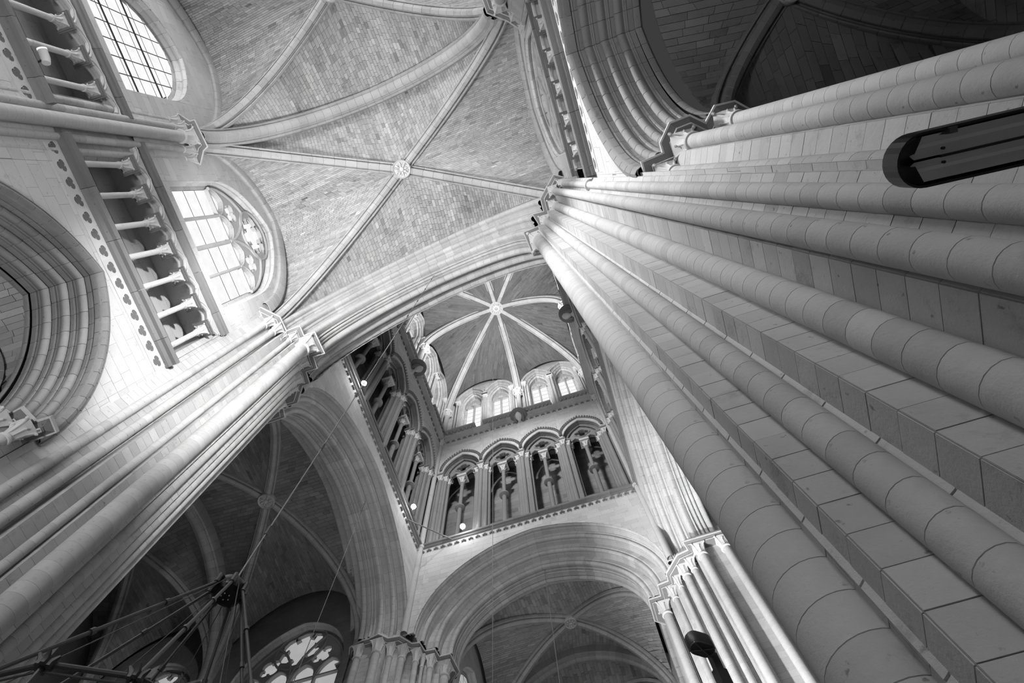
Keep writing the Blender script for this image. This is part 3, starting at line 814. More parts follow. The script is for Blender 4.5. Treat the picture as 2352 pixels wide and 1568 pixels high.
# aisle walls, vaults
def brick_wall(name, fr, u0, u1, v0, v1, cap, course=.2, blen=.42, mat='wall'): return wall_face(name, fr, u0, u1, v0, v1, (), course, blen, mat, cap=cap, h=.009, g=.008)
brick_wall('wall_left', Frame((-12.6, 0, 0), (0, 1, 0), (1, 0, 0)), -9.5, 4.4, -1.6, 13.2, 160, mat='web')
brick_wall('wall_right', Frame((8.6, 0, 0), (0, 1, 0), (-1, 0, 0)), -9.6, 5, -1.6, 13.5, 60, mat='web')
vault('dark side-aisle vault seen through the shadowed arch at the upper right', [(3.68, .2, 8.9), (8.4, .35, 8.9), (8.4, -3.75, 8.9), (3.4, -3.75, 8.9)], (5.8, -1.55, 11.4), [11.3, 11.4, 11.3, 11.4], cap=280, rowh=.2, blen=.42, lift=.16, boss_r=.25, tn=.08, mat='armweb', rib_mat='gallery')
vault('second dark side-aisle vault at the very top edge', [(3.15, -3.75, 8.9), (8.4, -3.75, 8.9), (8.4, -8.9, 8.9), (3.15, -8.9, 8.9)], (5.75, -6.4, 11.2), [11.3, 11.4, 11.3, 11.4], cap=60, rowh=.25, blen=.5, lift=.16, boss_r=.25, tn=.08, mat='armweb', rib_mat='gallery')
vault('side-aisle vault behind the great arch of the bright wall', [(-9.5, 1.0, 8.9), (-12.5, 1.0, 8.9), (-12.5, -2.4, 8.9), (-9.5, -2.4, 8.9)], (-11.0, -.7, 11.6), [11.4, 11.6, 11.4, 12.0], cap=60, rowh=.2, blen=.42, lift=.16, boss_r=.2)

# ---- high vaults
vault('nave vault with round carved boss between the bright window and the middle capitals',
      [(-7.8, -3.35, H), (1.45, -4.1, H), (1.5, .93, H), (-7.75, 1.96, H)], (-2.9, -1.28, 21.75), [22.9, (21.9, 2.05, None), (22.5, None, 1.62, 1.12, 2.2), (22.0, -7.97, None)], cap=300, rowh=.115, blen=.22, mort='mortar')
vault('nave vault bay at the top edge, its boss out of sight',
      [(-7.8, -9.2, H), (1.45, -9.9, H), (1.4, -4.55, H), (-7.8, -3.85, H)], (-3.3, -7.2, 21.9), [22.9, (21.9, 2.05, None), 22.9, (22.0, -7.97, None)], cap=260, rowh=.12, blen=.24, mort='mortar')

def transverse(label, P, Q, h, K, cat='rib', s=1.15):
    t = thing('transverse_arch', label, 'arch', tuple((Vector(P)+Vector(Q))/2))
    A = Arch(P, Q, h, K)
    pr = [(-.30, .9), (-.30, .16), (-.24, .10), (-.20, .13), (-.165, .10), (-.15, .04), (-.09, .0), (0, -.01)]
    pr = pr+[(-x, y) for x, y in reversed(pr[:-1])]
    arch_ring(t, A, [(x*s*.8, y*s) for x, y in pr], .3, 'rib', 120)
    return t
transverse('heavy moulded cross arch between the two nave vault bays', (-7.5, -3.62, H), (1.1, -4.33, H), 4.35, 1.06)

# ---- four great arches of the crossing
def great_arch(label, P, Q, h, half, nave, cross, K=1.12, cap=100, wall_dep=.42):
    """half = half thickness of innermost order; nave / cross = further orders on each face as (lateral, outward, rise) steps"""
    t = thing('crossing_arch', label, 'arch', tuple((Vector(P)+Vector(Q))/2))
    A = Arch(P, Q, h, K)
    # innermost soffit: roll, hollow, roll, hollow, roll
    w_ = half; r_ = .088
    right = [(w_, .42), (w_, .235), (w_-.014, .225), (w_-.06, .20)]+roll(w_-r_, r_, r_, 48, -132, 7)+[(w_-.2, .05), (w_-.215, .09), (w_-.24, .09), (w_-.25, .03), (w_-.285, .02), (w_-.295, .07)]
    left = [(-x, y) for x, y in reversed(right)]
    pr = right+roll(0, .075, .05, 20, -200, 8)+left
    arch_ring(t, A, pr, .33, 'stone', cap, inward=-1)
    D = (Vector(Q)-Vector(P)).normalized()
    for sgn, steps in ((1, nave), (-1, cross)):
        for k, (aa, bb, hh) in enumerate(steps):
            A2_ = Arch(Vector(P)-D*bb, Vector(Q)+D*bb, h+hh, K); last = k == len(steps)-1
            prev = steps[k-1][0] if k else half
            p_ = order_prof(aa, 0, aa-prev+.05, wall_dep if last and sgn > 0 else .42, 1, .10)
            arch_ring(t, A2_, [(x*sgn, y) for x, y in p_], .33, 'stone', cap, inward=-sgn)
    return t
great_arch('great bright crossing arch spanning between the capital clusters below the nave vault', (-6.68, 3.06, H), (.46, 2.09, H), 3.45, .37, [(.71, .37, .38), (1.05, .75, .76)], [(.73, .38, .38), (1.05, .76, .72)], wall_dep=3.2)
great_arch('tall crossing arch on the left, opening into the dark left arm', (-9.05, 13.78, H), (-9.05, 5.1, H), 3.45, .43, [(.8, .35, .35), (1.2, .7, .7)], [(.79, .30, .34), (1.17, .62, .72)])
great_arch('far crossing arch at the bottom with concentric mouldings, opening into the far arm', (-6.43, 15.85, H), (.97, 15.85, H), 3.45, .45, [(.86, .41, .33), (1.28, .80, .64), (1.68, 1.0, .92)], [(.86, .4, .4)], wall_dep=.25)
great_arch('bright crossing arch on the right, rising from the brightest capitals behind the big shaft', (3.53, 5.3, H), (3.53, 13.72, H), 3.45, .43, [(.8, .35, .35)], [(.78, .22, .26), (1.10, .52, .56), (1.34, .80, .84)])

# ================================================================== PIERS
L1ab = [(-8.3, 1.35), (-7.91, 1.49), (-7.47, 1.94), (-7.45, 2.4), (-7.0, 2.37), (-7.0, 2.70), (-6.64, 2.69), (-6.60, 3.45), (-6.98, 3.45), (-7.0, 3.84), (-7.38, 3.85), (-7.42, 4.24), (-7.66, 4.25), (-8.04, 4.73), (-8.53, 4.74), (-8.60, 5.07), (-9.40, 5.10), (-9.45, 4.74), (-9.9, 4.7), (-9.9, 1.35)]
L1co = [(-8.05, 1.5), (-7.95, 1.72), (-7.8, 2.1), (-7.72, 2.42), (-7.47, 2.42), (-7.47, 2.74), (-7.13, 2.74), (-7.13, 3.33), (-7.5, 3.36), (-7.5, 3.80), (-7.86, 3.82), (-7.86, 4.08), (-8.1, 4.33), (-8.4, 4.52), (-9.1, 4.90), (-9.4, 4.9), (-9.8, 4.6), (-9.8, 1.5)]
pier('bright left crossing pier of many slender shafts with one thick shaft', L1co,
     [(-8.07, 1.73, .08), (-7.79, 1.99, .09), (-7.63, 2.26, .09), (-7.53, 2.53, .062), (-7.26, 2.65, .07), (-7.0, 3.005, .182, .28), (-7.317, 3.474, .105), (-7.71, 3.92, .11), (-7.917, 4.174, .08), (-8.445, 4.566, .07)], L1ab,
     annulets=[(-8.07, 1.73, .08, 12.75), (-8.07, 1.73, .08, 8.85)])
R1ab = [(2.1, .55), (1.74, .34), (1.17, .89), (1.16, 1.27), (.81, 1.25), (.92, 1.64), (.40, 1.68), (.49, 2.5), (.79, 2.53), (.9, 2.95), (1.25, 2.95), (1.3, 3.35), (1.7, 3.35), (2.3, 4.2), (3.2, 4.2), (3.2, .4)]
R1co = [(1.98, .55), (1.84, .80), (1.62, .92), (1.62, 1.30), (1.26, 1.30), (1.26, 1.62), (.885, 1.62), (.885, 2.5), (1.25, 2.55), (1.25, 2.95), (1.6, 2.95), (1.6, 3.3), (2.2, 4.0), (3.3, 4.0), (3.3, .35), (2.55, .38), (2.45, .66)]
R1s = [(1.895, .672, .078), (1.60, .785, .088), (1.535, 1.208, .110), (1.14, 1.547, .097), (.81, 2.045, .192, .29)]
NEARPIER = pier('huge near crossing pier whose shafts fan out across the right half', R1co, R1s, R1ab, stones_cap=260,
     annulets=[(1.895, .672, .078, 12.9)])
fil = pr_ = None
for pl_ in ([(1.266, 1.478), (1.228, 1.513), (1.25, 1.56), (1.30, 1.50)], [(.892, 1.742), (.862, 1.785), (.90, 1.84), (.95, 1.76)]):
    z = -1.6; acc = Acc()
    while z < 17.6: acc.prism(pl_, z+.006, z+.43, tone=.12+tone(.04)); z += .436
    o = acc.put('fillet', M['stone'], NEARPIER)
t = pier('side-arch respond with three shafts and dark leafy capitals beside the huge pier', [(2.55, .42), (2.47, .68), (3.3, .8), (3.6, .55), (3.45, .36), (3.12, .34), (2.85, .42)],
     [(2.34, .61, .085, .15), (2.66, .295, .10, .17), (3.28, .20, .095, .16)], [(2.07, .8), (2.06, .36), (2.38, .33), (2.37, .2), (2.56, -.03), (2.86, -.05), (3.05, .11), (3.22, -.07), (3.5, -.05), (3.72, .15), (3.8, .8)], H=8.85, capH=.42, abH=.17, cap=160)
a = Acc(); a.prism([(2.1, .62), (2.5, .42), (3.0, .30), (3.6, .45), (3.7, 1.0), (2.1, 1.0)], 8.83, 11.5); a.put('springer', M['stone'], t)
L2ab = [(-8.2, -4.35), (-7.98, -4.42), (-7.69, -4.06), (-7.55, -4.06), (-7.50, -3.27), (-7.66, -3.2), (-7.90, -2.88), (-8.2, -2.9)]
pier('slender shaft bundle rising to a bracket-like capital at the left edge', [(-8.12, -4.3), (-8.04, -4.1), (-8.04, -3.0), (-8.12, -2.9), (-8.3, -2.9), (-8.3, -4.3)],
     [(-8.02, -4.125, .085), (-7.94, -3.905, .085), (-7.85, -3.62, .15, .22), (-7.94, -3.30, .082), (-8.02, -3.05, .082)], L2ab, cap=200, stones_cap=60)
R2ab = [(2.2, -4.95), (1.95, -4.98), (1.35, -4.7), (1.14, -4.65), (1.16, -4.28), (1.62, -3.94), (1.95, -3.6), (2.2, -3.6)]
pier('dark bracket capital cluster at the top edge beside the edge-on windows', [(1.95, -4.9), (1.75, -4.6), (1.75, -4.0), (1.95, -3.7), (2.3, -3.7), (2.3, -4.9)],
     [(1.85, -4.72, .075), (1.55, -4.35, .14, .2), (1.85, -3.98, .075), (1.98, -3.62, .06)], R2ab, cap=60, stones_cap=10)
# dark capital of the left arcade respond
t = pier('respond of the great dark arch with a zigzag capital at the left edge', [(-7.95, 1.4), (-8.0, 1.15), (-8.3, 1.15), (-8.3, .95), (-9.4, .9), (-9.4, 1.6), (-7.95, 1.6)],
     [(-7.78, 1.36, .08, .14), (-8.05, 1.12, .09, .15), (-8.45, .95, .09, .15)], [(-7.9, 1.62), (-7.49, 1.60), (-7.46, 1.33), (-7.72, 1.33), (-7.80, 1.06), (-8.03, 1.1), (-8.2, .85), (-8.8, .75), (-9.5, .8), (-9.5, 1.7)], H=8.85, capH=.4, abH=.22, cap=40, stones_cap=40, spring=0)
a = Acc(); a.prism([(-7.97, 1.60), (-8.25, 1.48), (-8.55, 1.36), (-8.9, 1.25), (-9.2, 1.18), (-9.5, 1.3), (-9.5, 1.8), (-7.97, 1.8)], 8.8, 9.9); a.put('springer', M['dark'], t)
FLab = [(-10.6, 14.5), (-10.05, 14.42), (-9.82, 13.97), (-9.31, 13.84), (-9.04, 13.84), (-8.64, 13.75), (-8.38, 14.03), (-7.95, 14.08), (-7.64, 14.52), (-7.36, 14.57), (-7.30, 14.98), (-6.93, 15.01), (-6.88, 15.37), (-6.47, 15.38), (-6.40, 16.24), (-6.8, 16.6), (-7.3, 17.6), (-10.6, 17.6)]
FLco = [(-10.3, 14.6), (-9.75, 14.3), (-9.6, 14.1), (-8.5, 14.1), (-8.5, 14.35), (-8.05, 14.4), (-7.95, 14.75), (-7.7, 14.9), (-7.5, 15.2), (-7.2, 15.25), (-7.05, 15.5), (-6.9, 15.55), (-6.9, 16.1), (-7.2, 16.6), (-7.4, 17.4), (-10.3, 17.4)]
pier('far left crossing pier at the bottom edge with a crown-like ring of capitals', FLco,
     [(-9.43, 14.05, .13, .20), (-8.71, 14.04, .15, .22), (-8.32, 14.33, .10), (-7.95, 14.52, .12, .18), (-7.54, 14.83, .10), (-7.39, 15.07, .06), (-7.14, 15.24, .10), (-6.78, 15.74, .16, .25)], FLab, cap=120, stones_cap=80)
FRab = [(2.25, 17.4), (1.2, 16.6), (.95, 16.4), (.95, 15.44), (1.40, 15.42), (1.40, 14.95), (1.80, 14.9), (1.80, 14.6), (2.34, 13.98), (2.74, 13.9), (2.64, 13.52), (5.2, 13.50), (5.2, 17.4)]
FRco = [(2.3, 17.2), (1.65, 16.5), (1.65, 15.7), (1.85, 15.45), (2.0, 15.05), (2.3, 14.9), (2.5, 14.5), (2.95, 14.4), (2.95, 13.95), (4.2, 13.9), (5, 14.2), (5, 17.2)]
pier('far right crossing pier, brightest of all, partly behind the big near shaft', FRco,
     [(3.95, 13.78, .15, .22), (3.12, 13.83, .15, .22), (2.72, 14.27, .10), (2.42, 14.45, .13, .19), (2.13, 14.8, .08), (1.85, 15.2, .10), (1.42, 15.75, .15, .24)], FRab, cap=220, stones_cap=200)

# ================================================================== THE LANTERN
X0, X1, Y0, Y1 = -7.87, 2.18, 4.44, 14.15
ZG, ZC = 23.67, 34.9
Ff = Frame((X0, Y1, 0), (1, 0, 0), (0, -1, 0)); YL, YR = 4.30, 2.92; Y0 = YL
Fl = Frame((X0, YL, 0), (0, 1, 0), (1, 0, 0)); Fr = Frame((X1, YR, 0), (0, 1, 0), (-1, 0, 0)); Fn = Frame((X0, YL, 0), (X1-X0, YR-YL, 0), (YL-YR, X1-X0, 0))
WX = X1-X0; WY = Y1-YL; WR = Y1-YR; WN = math.hypot(X1-X0, YR-YL)
sides = [('far', Ff, WX, (-6.43+.97)/2-X0, 3.7+1.02, 'wall_far', 300), ('left', Fl, WY, 9.44-Y0, 4.34+.64, 'wall_left', 200), ('right', Fr, WR, 9.51-YR, 4.21+.82, 'wall_right', 20), ('near', Fn, WN, 4.98, 3.57+.70, 'wall_near', 0)]
def gallery(side, fr, W, cap):
    """four pointed arches, each with twin sub-arches, a quatrefoil and one tall ringed colonnette"""
    g = 'crossing tower gallery arches on the %s side' % side
    n = 4; m_ = .38; bay = (W-2*m_)/n; spr = 30.55; rise = 1.75; base = 23.85
    pw = .31                                           # half width of the piers between openings
    # spandrel wall above the arches
    holes = [(m_+bay*(k+.5), bay/2-.10, base, spr, rise+.05, 1.05) for k in range(n)]
    wname = {'far': 'wall_far', 'left': 'wall_left', 'right': 'wall_right', 'near': 'wall_near'}[side]
    wall_face(wname, fr, 0, W, spr, ZC, [(h[0], h[1], spr-1, spr, h[4], h[5]) for h in holes], .26, .6, cap=cap)
    # passage behind
    fb = Frame(fr.P(0, 0, -1.7), fr.e, fr.n)
    wall_face(wname, fb, -1.7, W+1.7, ZG, 33.2, (), .34, .8, 'gallery', cap=60 if side == 'far' else 20, tn=.12)
    a = Acc(); a.add([fr.P(-1.7, ZG+.05, 0), fr.P(W+1.7, ZG+.05, 0), fr.P(W+1.7, ZG+.05, -1.7), fr.P(-1.7, ZG+.05, -1.7)], [(0, 1, 2, 3)])
    a.add([fr.P(-1.7, 33.2, -.3), fr.P(W+1.7, 33.2, -.3), fr.P(W+1.7, 33.2, -1.7), fr.P(-1.7, 33.2, -1.7)], [(0, 1, 2, 3)])
    fl = a.put('ceiling', M['dark']); fl['kind'] = 'structure'
    which = ['first', 'second', 'third', 'fourth']
    for k in range(n):
        uc = m_+bay*(k+.5)
        t = thing('gallery_arch', '%s twin-light gallery arch counted from the %s on the tower\'s %s wall' % (which[k], 'far left corner' if side in ('far', 'near') else 'near corner', side), 'arch', tuple(fr.P(uc, base)), g)
        vis = side in ('far', 'left')
        A = Arch(fr.P(uc-bay/2+.28, spr), fr.P(uc+bay/2-.28, spr), rise-.12, 1.05); s = 1 if A.lat.dot(fr.n) > 0 else -1
        for (lat, dd) in ((.0, .16), (-.26, 0.0)):
            A_ = Arch(fr.P(uc-bay/2+.28-dd, spr), fr.P(uc+bay/2-.28+dd, spr), rise-.12+dd*.9, 1.05)
            pr = order_prof(lat, 0, .3, .18, 1, .06); arch_ring(t, A_, [(x*s, y) for x, y in pr], .35, 'gallery', 30 if vis else 0, inward=-s)
        # hood with dogtooth
        Ah = Arch(fr.P(uc-bay/2+.06, spr+.35), fr.P(uc+bay/2-.06, spr+.35), rise-.02, 1.05)
        pr = [(.0, .05), (.06, .05), (.075, .0), (.05, -.05), (0, -.05)]
        arch_ring(t, Ah, [(x*s, y+.06) for x, y in pr], .5, 'string', 0, inward=-s)
        if vis:
            a = Acc(); nn = 26
            for i in range(nn+1):
                u = -1+2*i/nn; p = Ah.pt(u, .02, .075*s); p2 = Ah.pt(u, .13, .03*s)
                a.tube([p2-Vector((0, 0, 0)), (p+p2)/2+fr.n*.05, p], [.055, .05, .02], 5)
            a.put('dogtooth', M['string'], t, smooth=True, stuff=True)
        # tympanum: quatrefoil over two pointed lights
        ft = Frame(fr.P(0, 0, -.42), fr.e, fr.n); hw = bay/2-.34
        v0 = spr-.35
        out = [(uc-hw, v0)]
        for q in (-1, 1):
            ap = arc_pts(A2(uc+(q-1)/2*hw+(.04 if q < 0 else .09), uc+(q+1)/2*hw-(.09 if q < 0 else .04), v0, .62, 1.05), 10)
            out += ap
        out += [(uc+hw, v0)]
        At = A2(uc-hw, uc+hw, spr, rise-.2, 1.05); out += arc_pts(At, 14)[::-1]
        v, f = plate(ft, out, [foil(uc, spr+.72, .40, 4, rot=0)], -.12, .06); put('tympanum', v, f, M['gallery'], t)
        a = Acc()
        qf = foil(uc, spr+.72, .45, 4, rot=0); tube2(a, ft, qf, .04, .07, closed=True, seg=6)
        for q in (-1, 1):
            ap = arc_pts(A2(uc+(q-1)/2*hw+(.04 if q < 0 else .09), uc+(q+1)/2*hw-(.09 if q < 0 else .04), v0, .62, 1.05), 10); tube2(a, ft, ap, .055, .06)
        a.put('tracery_moulding', M['gallery'], t, smooth=True)
        # central ringed colonnette
        p = fr.P(uc, 0, -.42); a = Acc(); a.lathe(p.x, p.y, [(.2, base), (.2, base+.1), (.13, base+.2), (.115, base+.3), (.115, 26.9), (.17, 26.93), (.25, 27.0), (.25, 27.1), (.17, 27.17), (.10, 27.22), (.10, 29.6)], 16)
        sh = a.put('colonnette', M['gallery'], t, smooth=True)
        a = Acc(); capital(a, p.x, p.y, 29.6, 30.05, .10, .19); a.box((p.x, p.y, 30.12), (.27, .27, .07)); a.put('capital', M['carve'], sh, smooth=True)
    # piers between openings, each a bundle of shafts
    for k in range(n+1):
        uc = m_+bay*k; ends = k in (0, n)
        t = thing('gallery_pier', ('shaft bundle %s on the tower\'s %s wall' % ({0: 'at the near-left end', n: 'at the far-right end'}[k], side)) if ends else '%s shaft bundle between gallery arches on the tower\'s %s wall' % (which[k-1], side), 'pier', tuple(fr.P(uc, base)), 'gallery piers on the %s side' % side)
        a = Acc(); bar(a, fr, uc-.22, uc+.22, base, 30.3, -.75, -.12); bar(a, fr, uc-.34, uc+.34, base, 30.3, -.7, -.28); a.put('core', M['gallery'], t)
        for du, dd, r in ((0, -.08, .105), (-.27, -.2, .085), (.27, -.2, .085), (-.36, -.42, .085), (.36, -.42, .085)):
            if ends and ((k == 0 and du < 0) or (k == n and du > 0)): continue
            p = fr.P(uc+du, 0, dd); a = Acc(); a.lathe(p.x, p.y, [(r*1.6, base), (r*1.6, base+.08), (r*1.1, base+.18), (r, base+.25), (r, 29.85)], 12); sh = a.put('shaft', M['gallery'], t, smooth=True)
            a = Acc(); capital(a, p.x, p.y, 29.85, 30.25, r, r*1.8, seg=16); a.put('capital', M['carve'], sh, smooth=True)
        a = Acc(); 
        for (h0, h1, gr) in ((30.25, 30.33, -.04), (30.33, 30.5, .0)):
            bar(a, fr, uc-.2-gr, uc+.2+gr, h0, h1, -.3, .10+gr); bar(a, fr, uc-.46-gr, uc+.46+gr, h0, h1, -.3, -.06+gr); bar(a, fr, uc-.54-gr, uc+.54+gr, h0, h1, -.62, -.28+gr)
        a.put('abacus', M['string'], t)
for side, fr, W, uc, hw, wname, cap in sides:
    # spandrels above the crossing arches
    wall_face(wname, fr, 0, W, H, ZG, [(uc, hw, H-1, H, 3.45+{'far': .94, 'left': .74, 'right': .86, 'near': .76}[side], 1.12)], .30, .66, cap=cap)
    string_course('sill ledge under the tower gallery, %s side' % side, fr, 0.0, W, ZG-.02, .17, .15, leaves=.32 if side in ('far', 'left') else 0, drop=.3)
    gallery(side, fr, W, 100 if side in ('far', 'left') else 10)
    string_course('cornice with leaf frieze at the foot of the tower windows, %s side' % side, fr, -.05, W+.05, ZC, .30, .26, mat='rib', leaves=.36 if side in ('far', 'left') else 0, drop=.28)
    # upper stage: two arched window bays per side, each with two windows
    fu = Frame(fr.P(0, 0, -.30), fr.e, fr.n); hb = W/2
    holes = []
    for k in range(4):
        cc = (.172, .375, .664, .86)[k]*W; holes.append((cc, .72, 35.9, 41.7, 1.9, 1.15))
    wall_face(wname, fu, -.3, W+.3, ZC+.3, 46.5, holes, .32, .7, cap=80 if side == 'far' else 20)
    for k, h_ in enumerate(holes):
        nm = 10+{'far': 0, 'left': 4, 'right': 8, 'near': 12}[side]+k
        window(nm, fu, h_, 'tracery', depth=.6, lights=2, rows=8, label='%s tall twin window from the near-left end high in the tower\'s %s wall' % (('first', 'second', 'third', 'fourth')[k], side), vous=10)
        t = thing('window_shafts', 'moulded arch and shafts framing tower window %s on the %s side' % (('one', 'two', 'three', 'four')[k], side), 'moulding', tuple(fu.P(h_[0], 35.3)))
        A = Arch(fu.P(h_[0]-.88, 41.7), fu.P(h_[0]+.88, 41.7), 1.9, 1.15); s = 1 if A.lat.dot(fu.n) > 0 else -1
        for (lat, dd) in ((.3, .1), (.12, -.06)):
            A_ = Arch(fu.P(h_[0]-.88-dd, 41.7), fu.P(h_[0]+.88+dd, 41.7), 1.9+dd, 1.15); arch_ring(t, A_, [(x*s, y) for x, y in order_prof(lat, 0, .2, .2, 1, .055)], .4, 'stone', 0, inward=-s)
        for q in (-1, 1):
            for du, dd, r in ((.93, .12, .07), (1.08, .2, .06)):
                p = fu.P(h_[0]+q*du, 0, dd); a = Acc(); a.lathe(p.x, p.y, [(r*1.5, 35.3), (r*1.4, 35.5), (r, 35.6), (r, 41.2)], 10); sh = a.put('shaft', M['stone'], t, smooth=True)
                a = Acc(); capital(a, p.x, p.y, 41.2, 41.6, r, r*2, seg=12); a.put('capital', M['carve'], sh, smooth=True)
            a = Acc(); bar(a, fu, h_[0]+q*1.02-.22, h_[0]+q*1.02+.22, 41.58, 41.72, -.1, .34); a.put('abacus', M['carve'], t)
    # pierced parapet frieze in front of each window pair
    for k in range(4):
        t = thing('balustrade', 'low leaf-carved parapet below tower window %s on the %s side' % (('one', 'two', 'three', 'four')[k], side), 'carving', tuple(fr.P(W*(k+.5)/4, 35.3)))
        a = Acc(); u0 = W*(k+.1)/4; u1 = W*(k+.9)/4; bar(a, fr, u0, u1, 35.85, 35.98, .02, .3); bar(a, fr, u0, u1, 35.26, 35.9, .0, .08); a.put('rail', M['rib'], t)
        a = Acc(); u = u0+.1; i = 0
        while u < u1-.05:
            for dv, s_ in ((.46, 1), (.2, .8)): q = fr.P(u+(.05 if dv > .3 else -.05), 35.26+dv, .1); a.tube([q-fr.n*.04, q+fr.n*.06, q+fr.n*.1+Vector((0, 0, .05))], [.08*s_, .09*s_, .03], 6)
            u += .26
        a.put('leaf_frieze', M['rib'], t, smooth=True, stuff=True)
# tower corner shafts
for x, y, nm in ((X0+.06, Y1-.06, 'far left'), (X1-.06, Y1-.06, 'far right'), (X0+.06, YL+.06, 'near left'), (X1-.06, YR+.06, 'near right')):
    t = thing('corner_shaft', 'long thin shaft running up the %s corner of the crossing tower' % nm, 'column', (x, y, H))
    a = Acc(); a.lathe(x, y, [(.13, H), (.13, ZC-.6)], 16); a.put('shaft', M['stone'], t, smooth=True)
    a = Acc(); a.lathe(x, y, [(.145, ZG-.1), (.2, ZG), (.145, ZG+.1)], 16); capital(a, x, y, ZC-.6, ZC-.15, .13, .24); a.put('capital', M['carve'], t, smooth=True)
# eight-part vault of the tower
LX = -2.62; LY = 9.1
tv = thing('tower_vault', 'star-like eight-ribbed vault with small carved boss closing the crossing tower', 'vault', (LX, LY, 39.5))
OB = Vector((LX, LY, 45.4)); ring = []
cs = [(X0, Y1), (LX, Y1), (X1, Y1), (X1, LY), (X1, YR), (LX, (YL+YR)/2), (X0, YL), (X0, LY)]
acc = Acc(); blocks = []
for i in range(8):
    P = Vector((cs[i][0], cs[i][1], 39.6)); Q = Vector((cs[(i+1) % 8][0], cs[(i+1) % 8][1], 39.6)); mid = (P+Q)/2; mid.z = 44.5
    hp = HalfRib(P, OB); hq = HalfRib(Q, OB); ep = HalfRib(P, mid); eq = HalfRib(Q, mid)
    for R_, E_ in ((hp, ep), (hq, eq)):
        v, f, b = web_cell(lambda t_, q=R_: q.pt(t_), lambda t_, q=E_: q.pt(t_), .12, 46, .5, bulge=.2, tn=.09)
        acc.add(v, f); blocks += b
web = acc.put('web', M['mortar_dark'], tv, smooth=True); emit_blocks(web, blocks, M['towerweb'], 'stone', 60, 9)
for i in range(8):
    P = Vector((cs[i][0], cs[i][1], 39.6)).lerp(Vector((LX, LY, 39.6)), .03)
    half_rib_ring(tv, HalfRib(P, OB), rib_prof(1.35, .3), .4, 'stone', 10)
a = Acc(); a.lathe(LX, LY, [(.5, 45.7), (.52, 45.35), (.42, 45.28), (.3, 45.32), (.12, 45.25), (.1, 45.4), (.001, 45.4)], 24)
for k in range(12):
    d = Vector((math.cos(k*PI/6), math.sin(k*PI/6), 0)); q = Vector((LX, LY, 45.34)); a.tube([q+d*.2, q+d*.34+Vector((0, 0, -.07)), q+d*.48], [.04, .09, .04], 6)
a.put('boss', M['carve'], tv, smooth=True)
for i in range(8):
    x, y = cs[i]; d = (Vector((LX, LY, 0))-Vector((x, y, 0))).normalized(); x += d.x*.12; y += d.y*.12
    sn = ['far left corner', 'middle of the far side', 'far right corner', 'middle of the right side', 'near right corner', 'middle of the near side', 'near left corner', 'middle of the left side'][i]
    t = thing('vault_shaft', 'short shaft carrying a tower vault rib at the %s' % sn, 'column', (x, y, ZC+.4))
    a = Acc(); a.lathe(x, y, [(.2, ZC+.35), (.16, ZC+.6), (.16, 39.0)], 14); a.put('shaft', M['stone'], t, smooth=True)
    a = Acc(); capital(a, x, y, 39.0, 39.5, .16, .26); a.lathe(x, y, [(.3, 39.5), (.38, 39.55), (.38, 39.68), (.001, 39.68)], 8); a.put('capital', M['carve'], t, smooth=True)
# carved heads, each under a round capital, on the cornice
def head(fr, u, v, label):
    t = thing('carved_head', label, 'carving', tuple(fr.P(u, v)))
    p0 = fr.P(u, 0, .26); a = Acc()
    a.lathe(p0.x, p0.y, [(.001, v+.16), (.34, v+.16), (.40, v+.19), (.50, v+.22), (.54, v+.28), (.54, v+.36), (.50, v+.44), (.001, v+.44)], 28); a.put('round_abacus', M['string'], t, smooth=True)
    up = Vector((0, 0, 1)); e = fr.e; f = (fr.n*.42-up*.9).normalized(); hu = (up*.42+fr.n*.9).normalized(); c = fr.P(u, v-.06, .36)
    a = Acc(); seg = 22; vs = []; fs = []; nr = 16
    for i in range(nr+1):
        ph = -PI/2+PI*i/nr
        for k in range(seg):
            th = 2*PI*k/seg; x = math.cos(ph)*math.cos(th); y = math.cos(ph)*math.sin(th); z = math.sin(ph); jaw = 1-.3*max(0, -z); g_ = .22*y
            if y > 0:
                g_ += .075*math.exp(-((x/.13)**2))*math.exp(-(((z+.05)/.2)**2))+.02*math.exp(-(((z-.3)/.1)**2))
                g_ -= .05*math.exp(-(((abs(x)-.40)/.16)**2))*math.exp(-(((z-.1)/.12)**2))
                g_ -= .025*math.exp(-((x/.3)**2))*math.exp(-(((z+.40)/.06)**2)); g_ += .05*math.exp(-((x/.4)**2))*math.exp(-(((z+.75)/.2)**2))
            vs.append(c+e*(x*.22*jaw)+f*g_+hu*(z*.30))
    for i in range(nr):
        for k in range(seg): l = (k+1) % seg; fs.append((i*seg+k, i*seg+l, (i+1)*seg+l, (i+1)*seg+k))
    a.add(vs, fs); a.put('face', M['carve'], t, smooth=True)
    a = Acc()
    for q in (-1, 1):
        for j_ in range(3): a.tube([c+e*q*(.07+.06*j_)+hu*(.27-.03*j_)+f*(.06-.05*j_), c+e*q*(.20+.03*j_)+hu*.08+f*(.06-.06*j_), c+e*q*(.23+.03*j_)-hu*.14+f*(.02-.05*j_), c+e*q*(.18+.03*j_)-hu*.32-f*.05*j_], [.035, .055, .055, .03], 7)
    a.put('hair', M['string'], t, smooth=True)
    a = Acc(); a.tube([c-hu*.18-f*.05, c-hu*.36-f*.08], [.10, .12], 12); a.tube([c-hu*.30-f*.1, c-hu*.42-f*.1, c-hu*.56-f*.18], [.14, .25, .12], 12); a.put('shoulders', M['carve'], t, smooth=True)
head(Ff, -2.71-X0, 34.62, 'carved bearded stone head in a round abacus at the middle of the far cornice')
head(Fl, 9.04-Y0, 34.55, 'carved stone head in a round abacus on the left cornice of the tower')
head(Fr, 8.5-YR, 34.3, 'carved stone head in a round abacus on the right cornice, beside the big shaft')

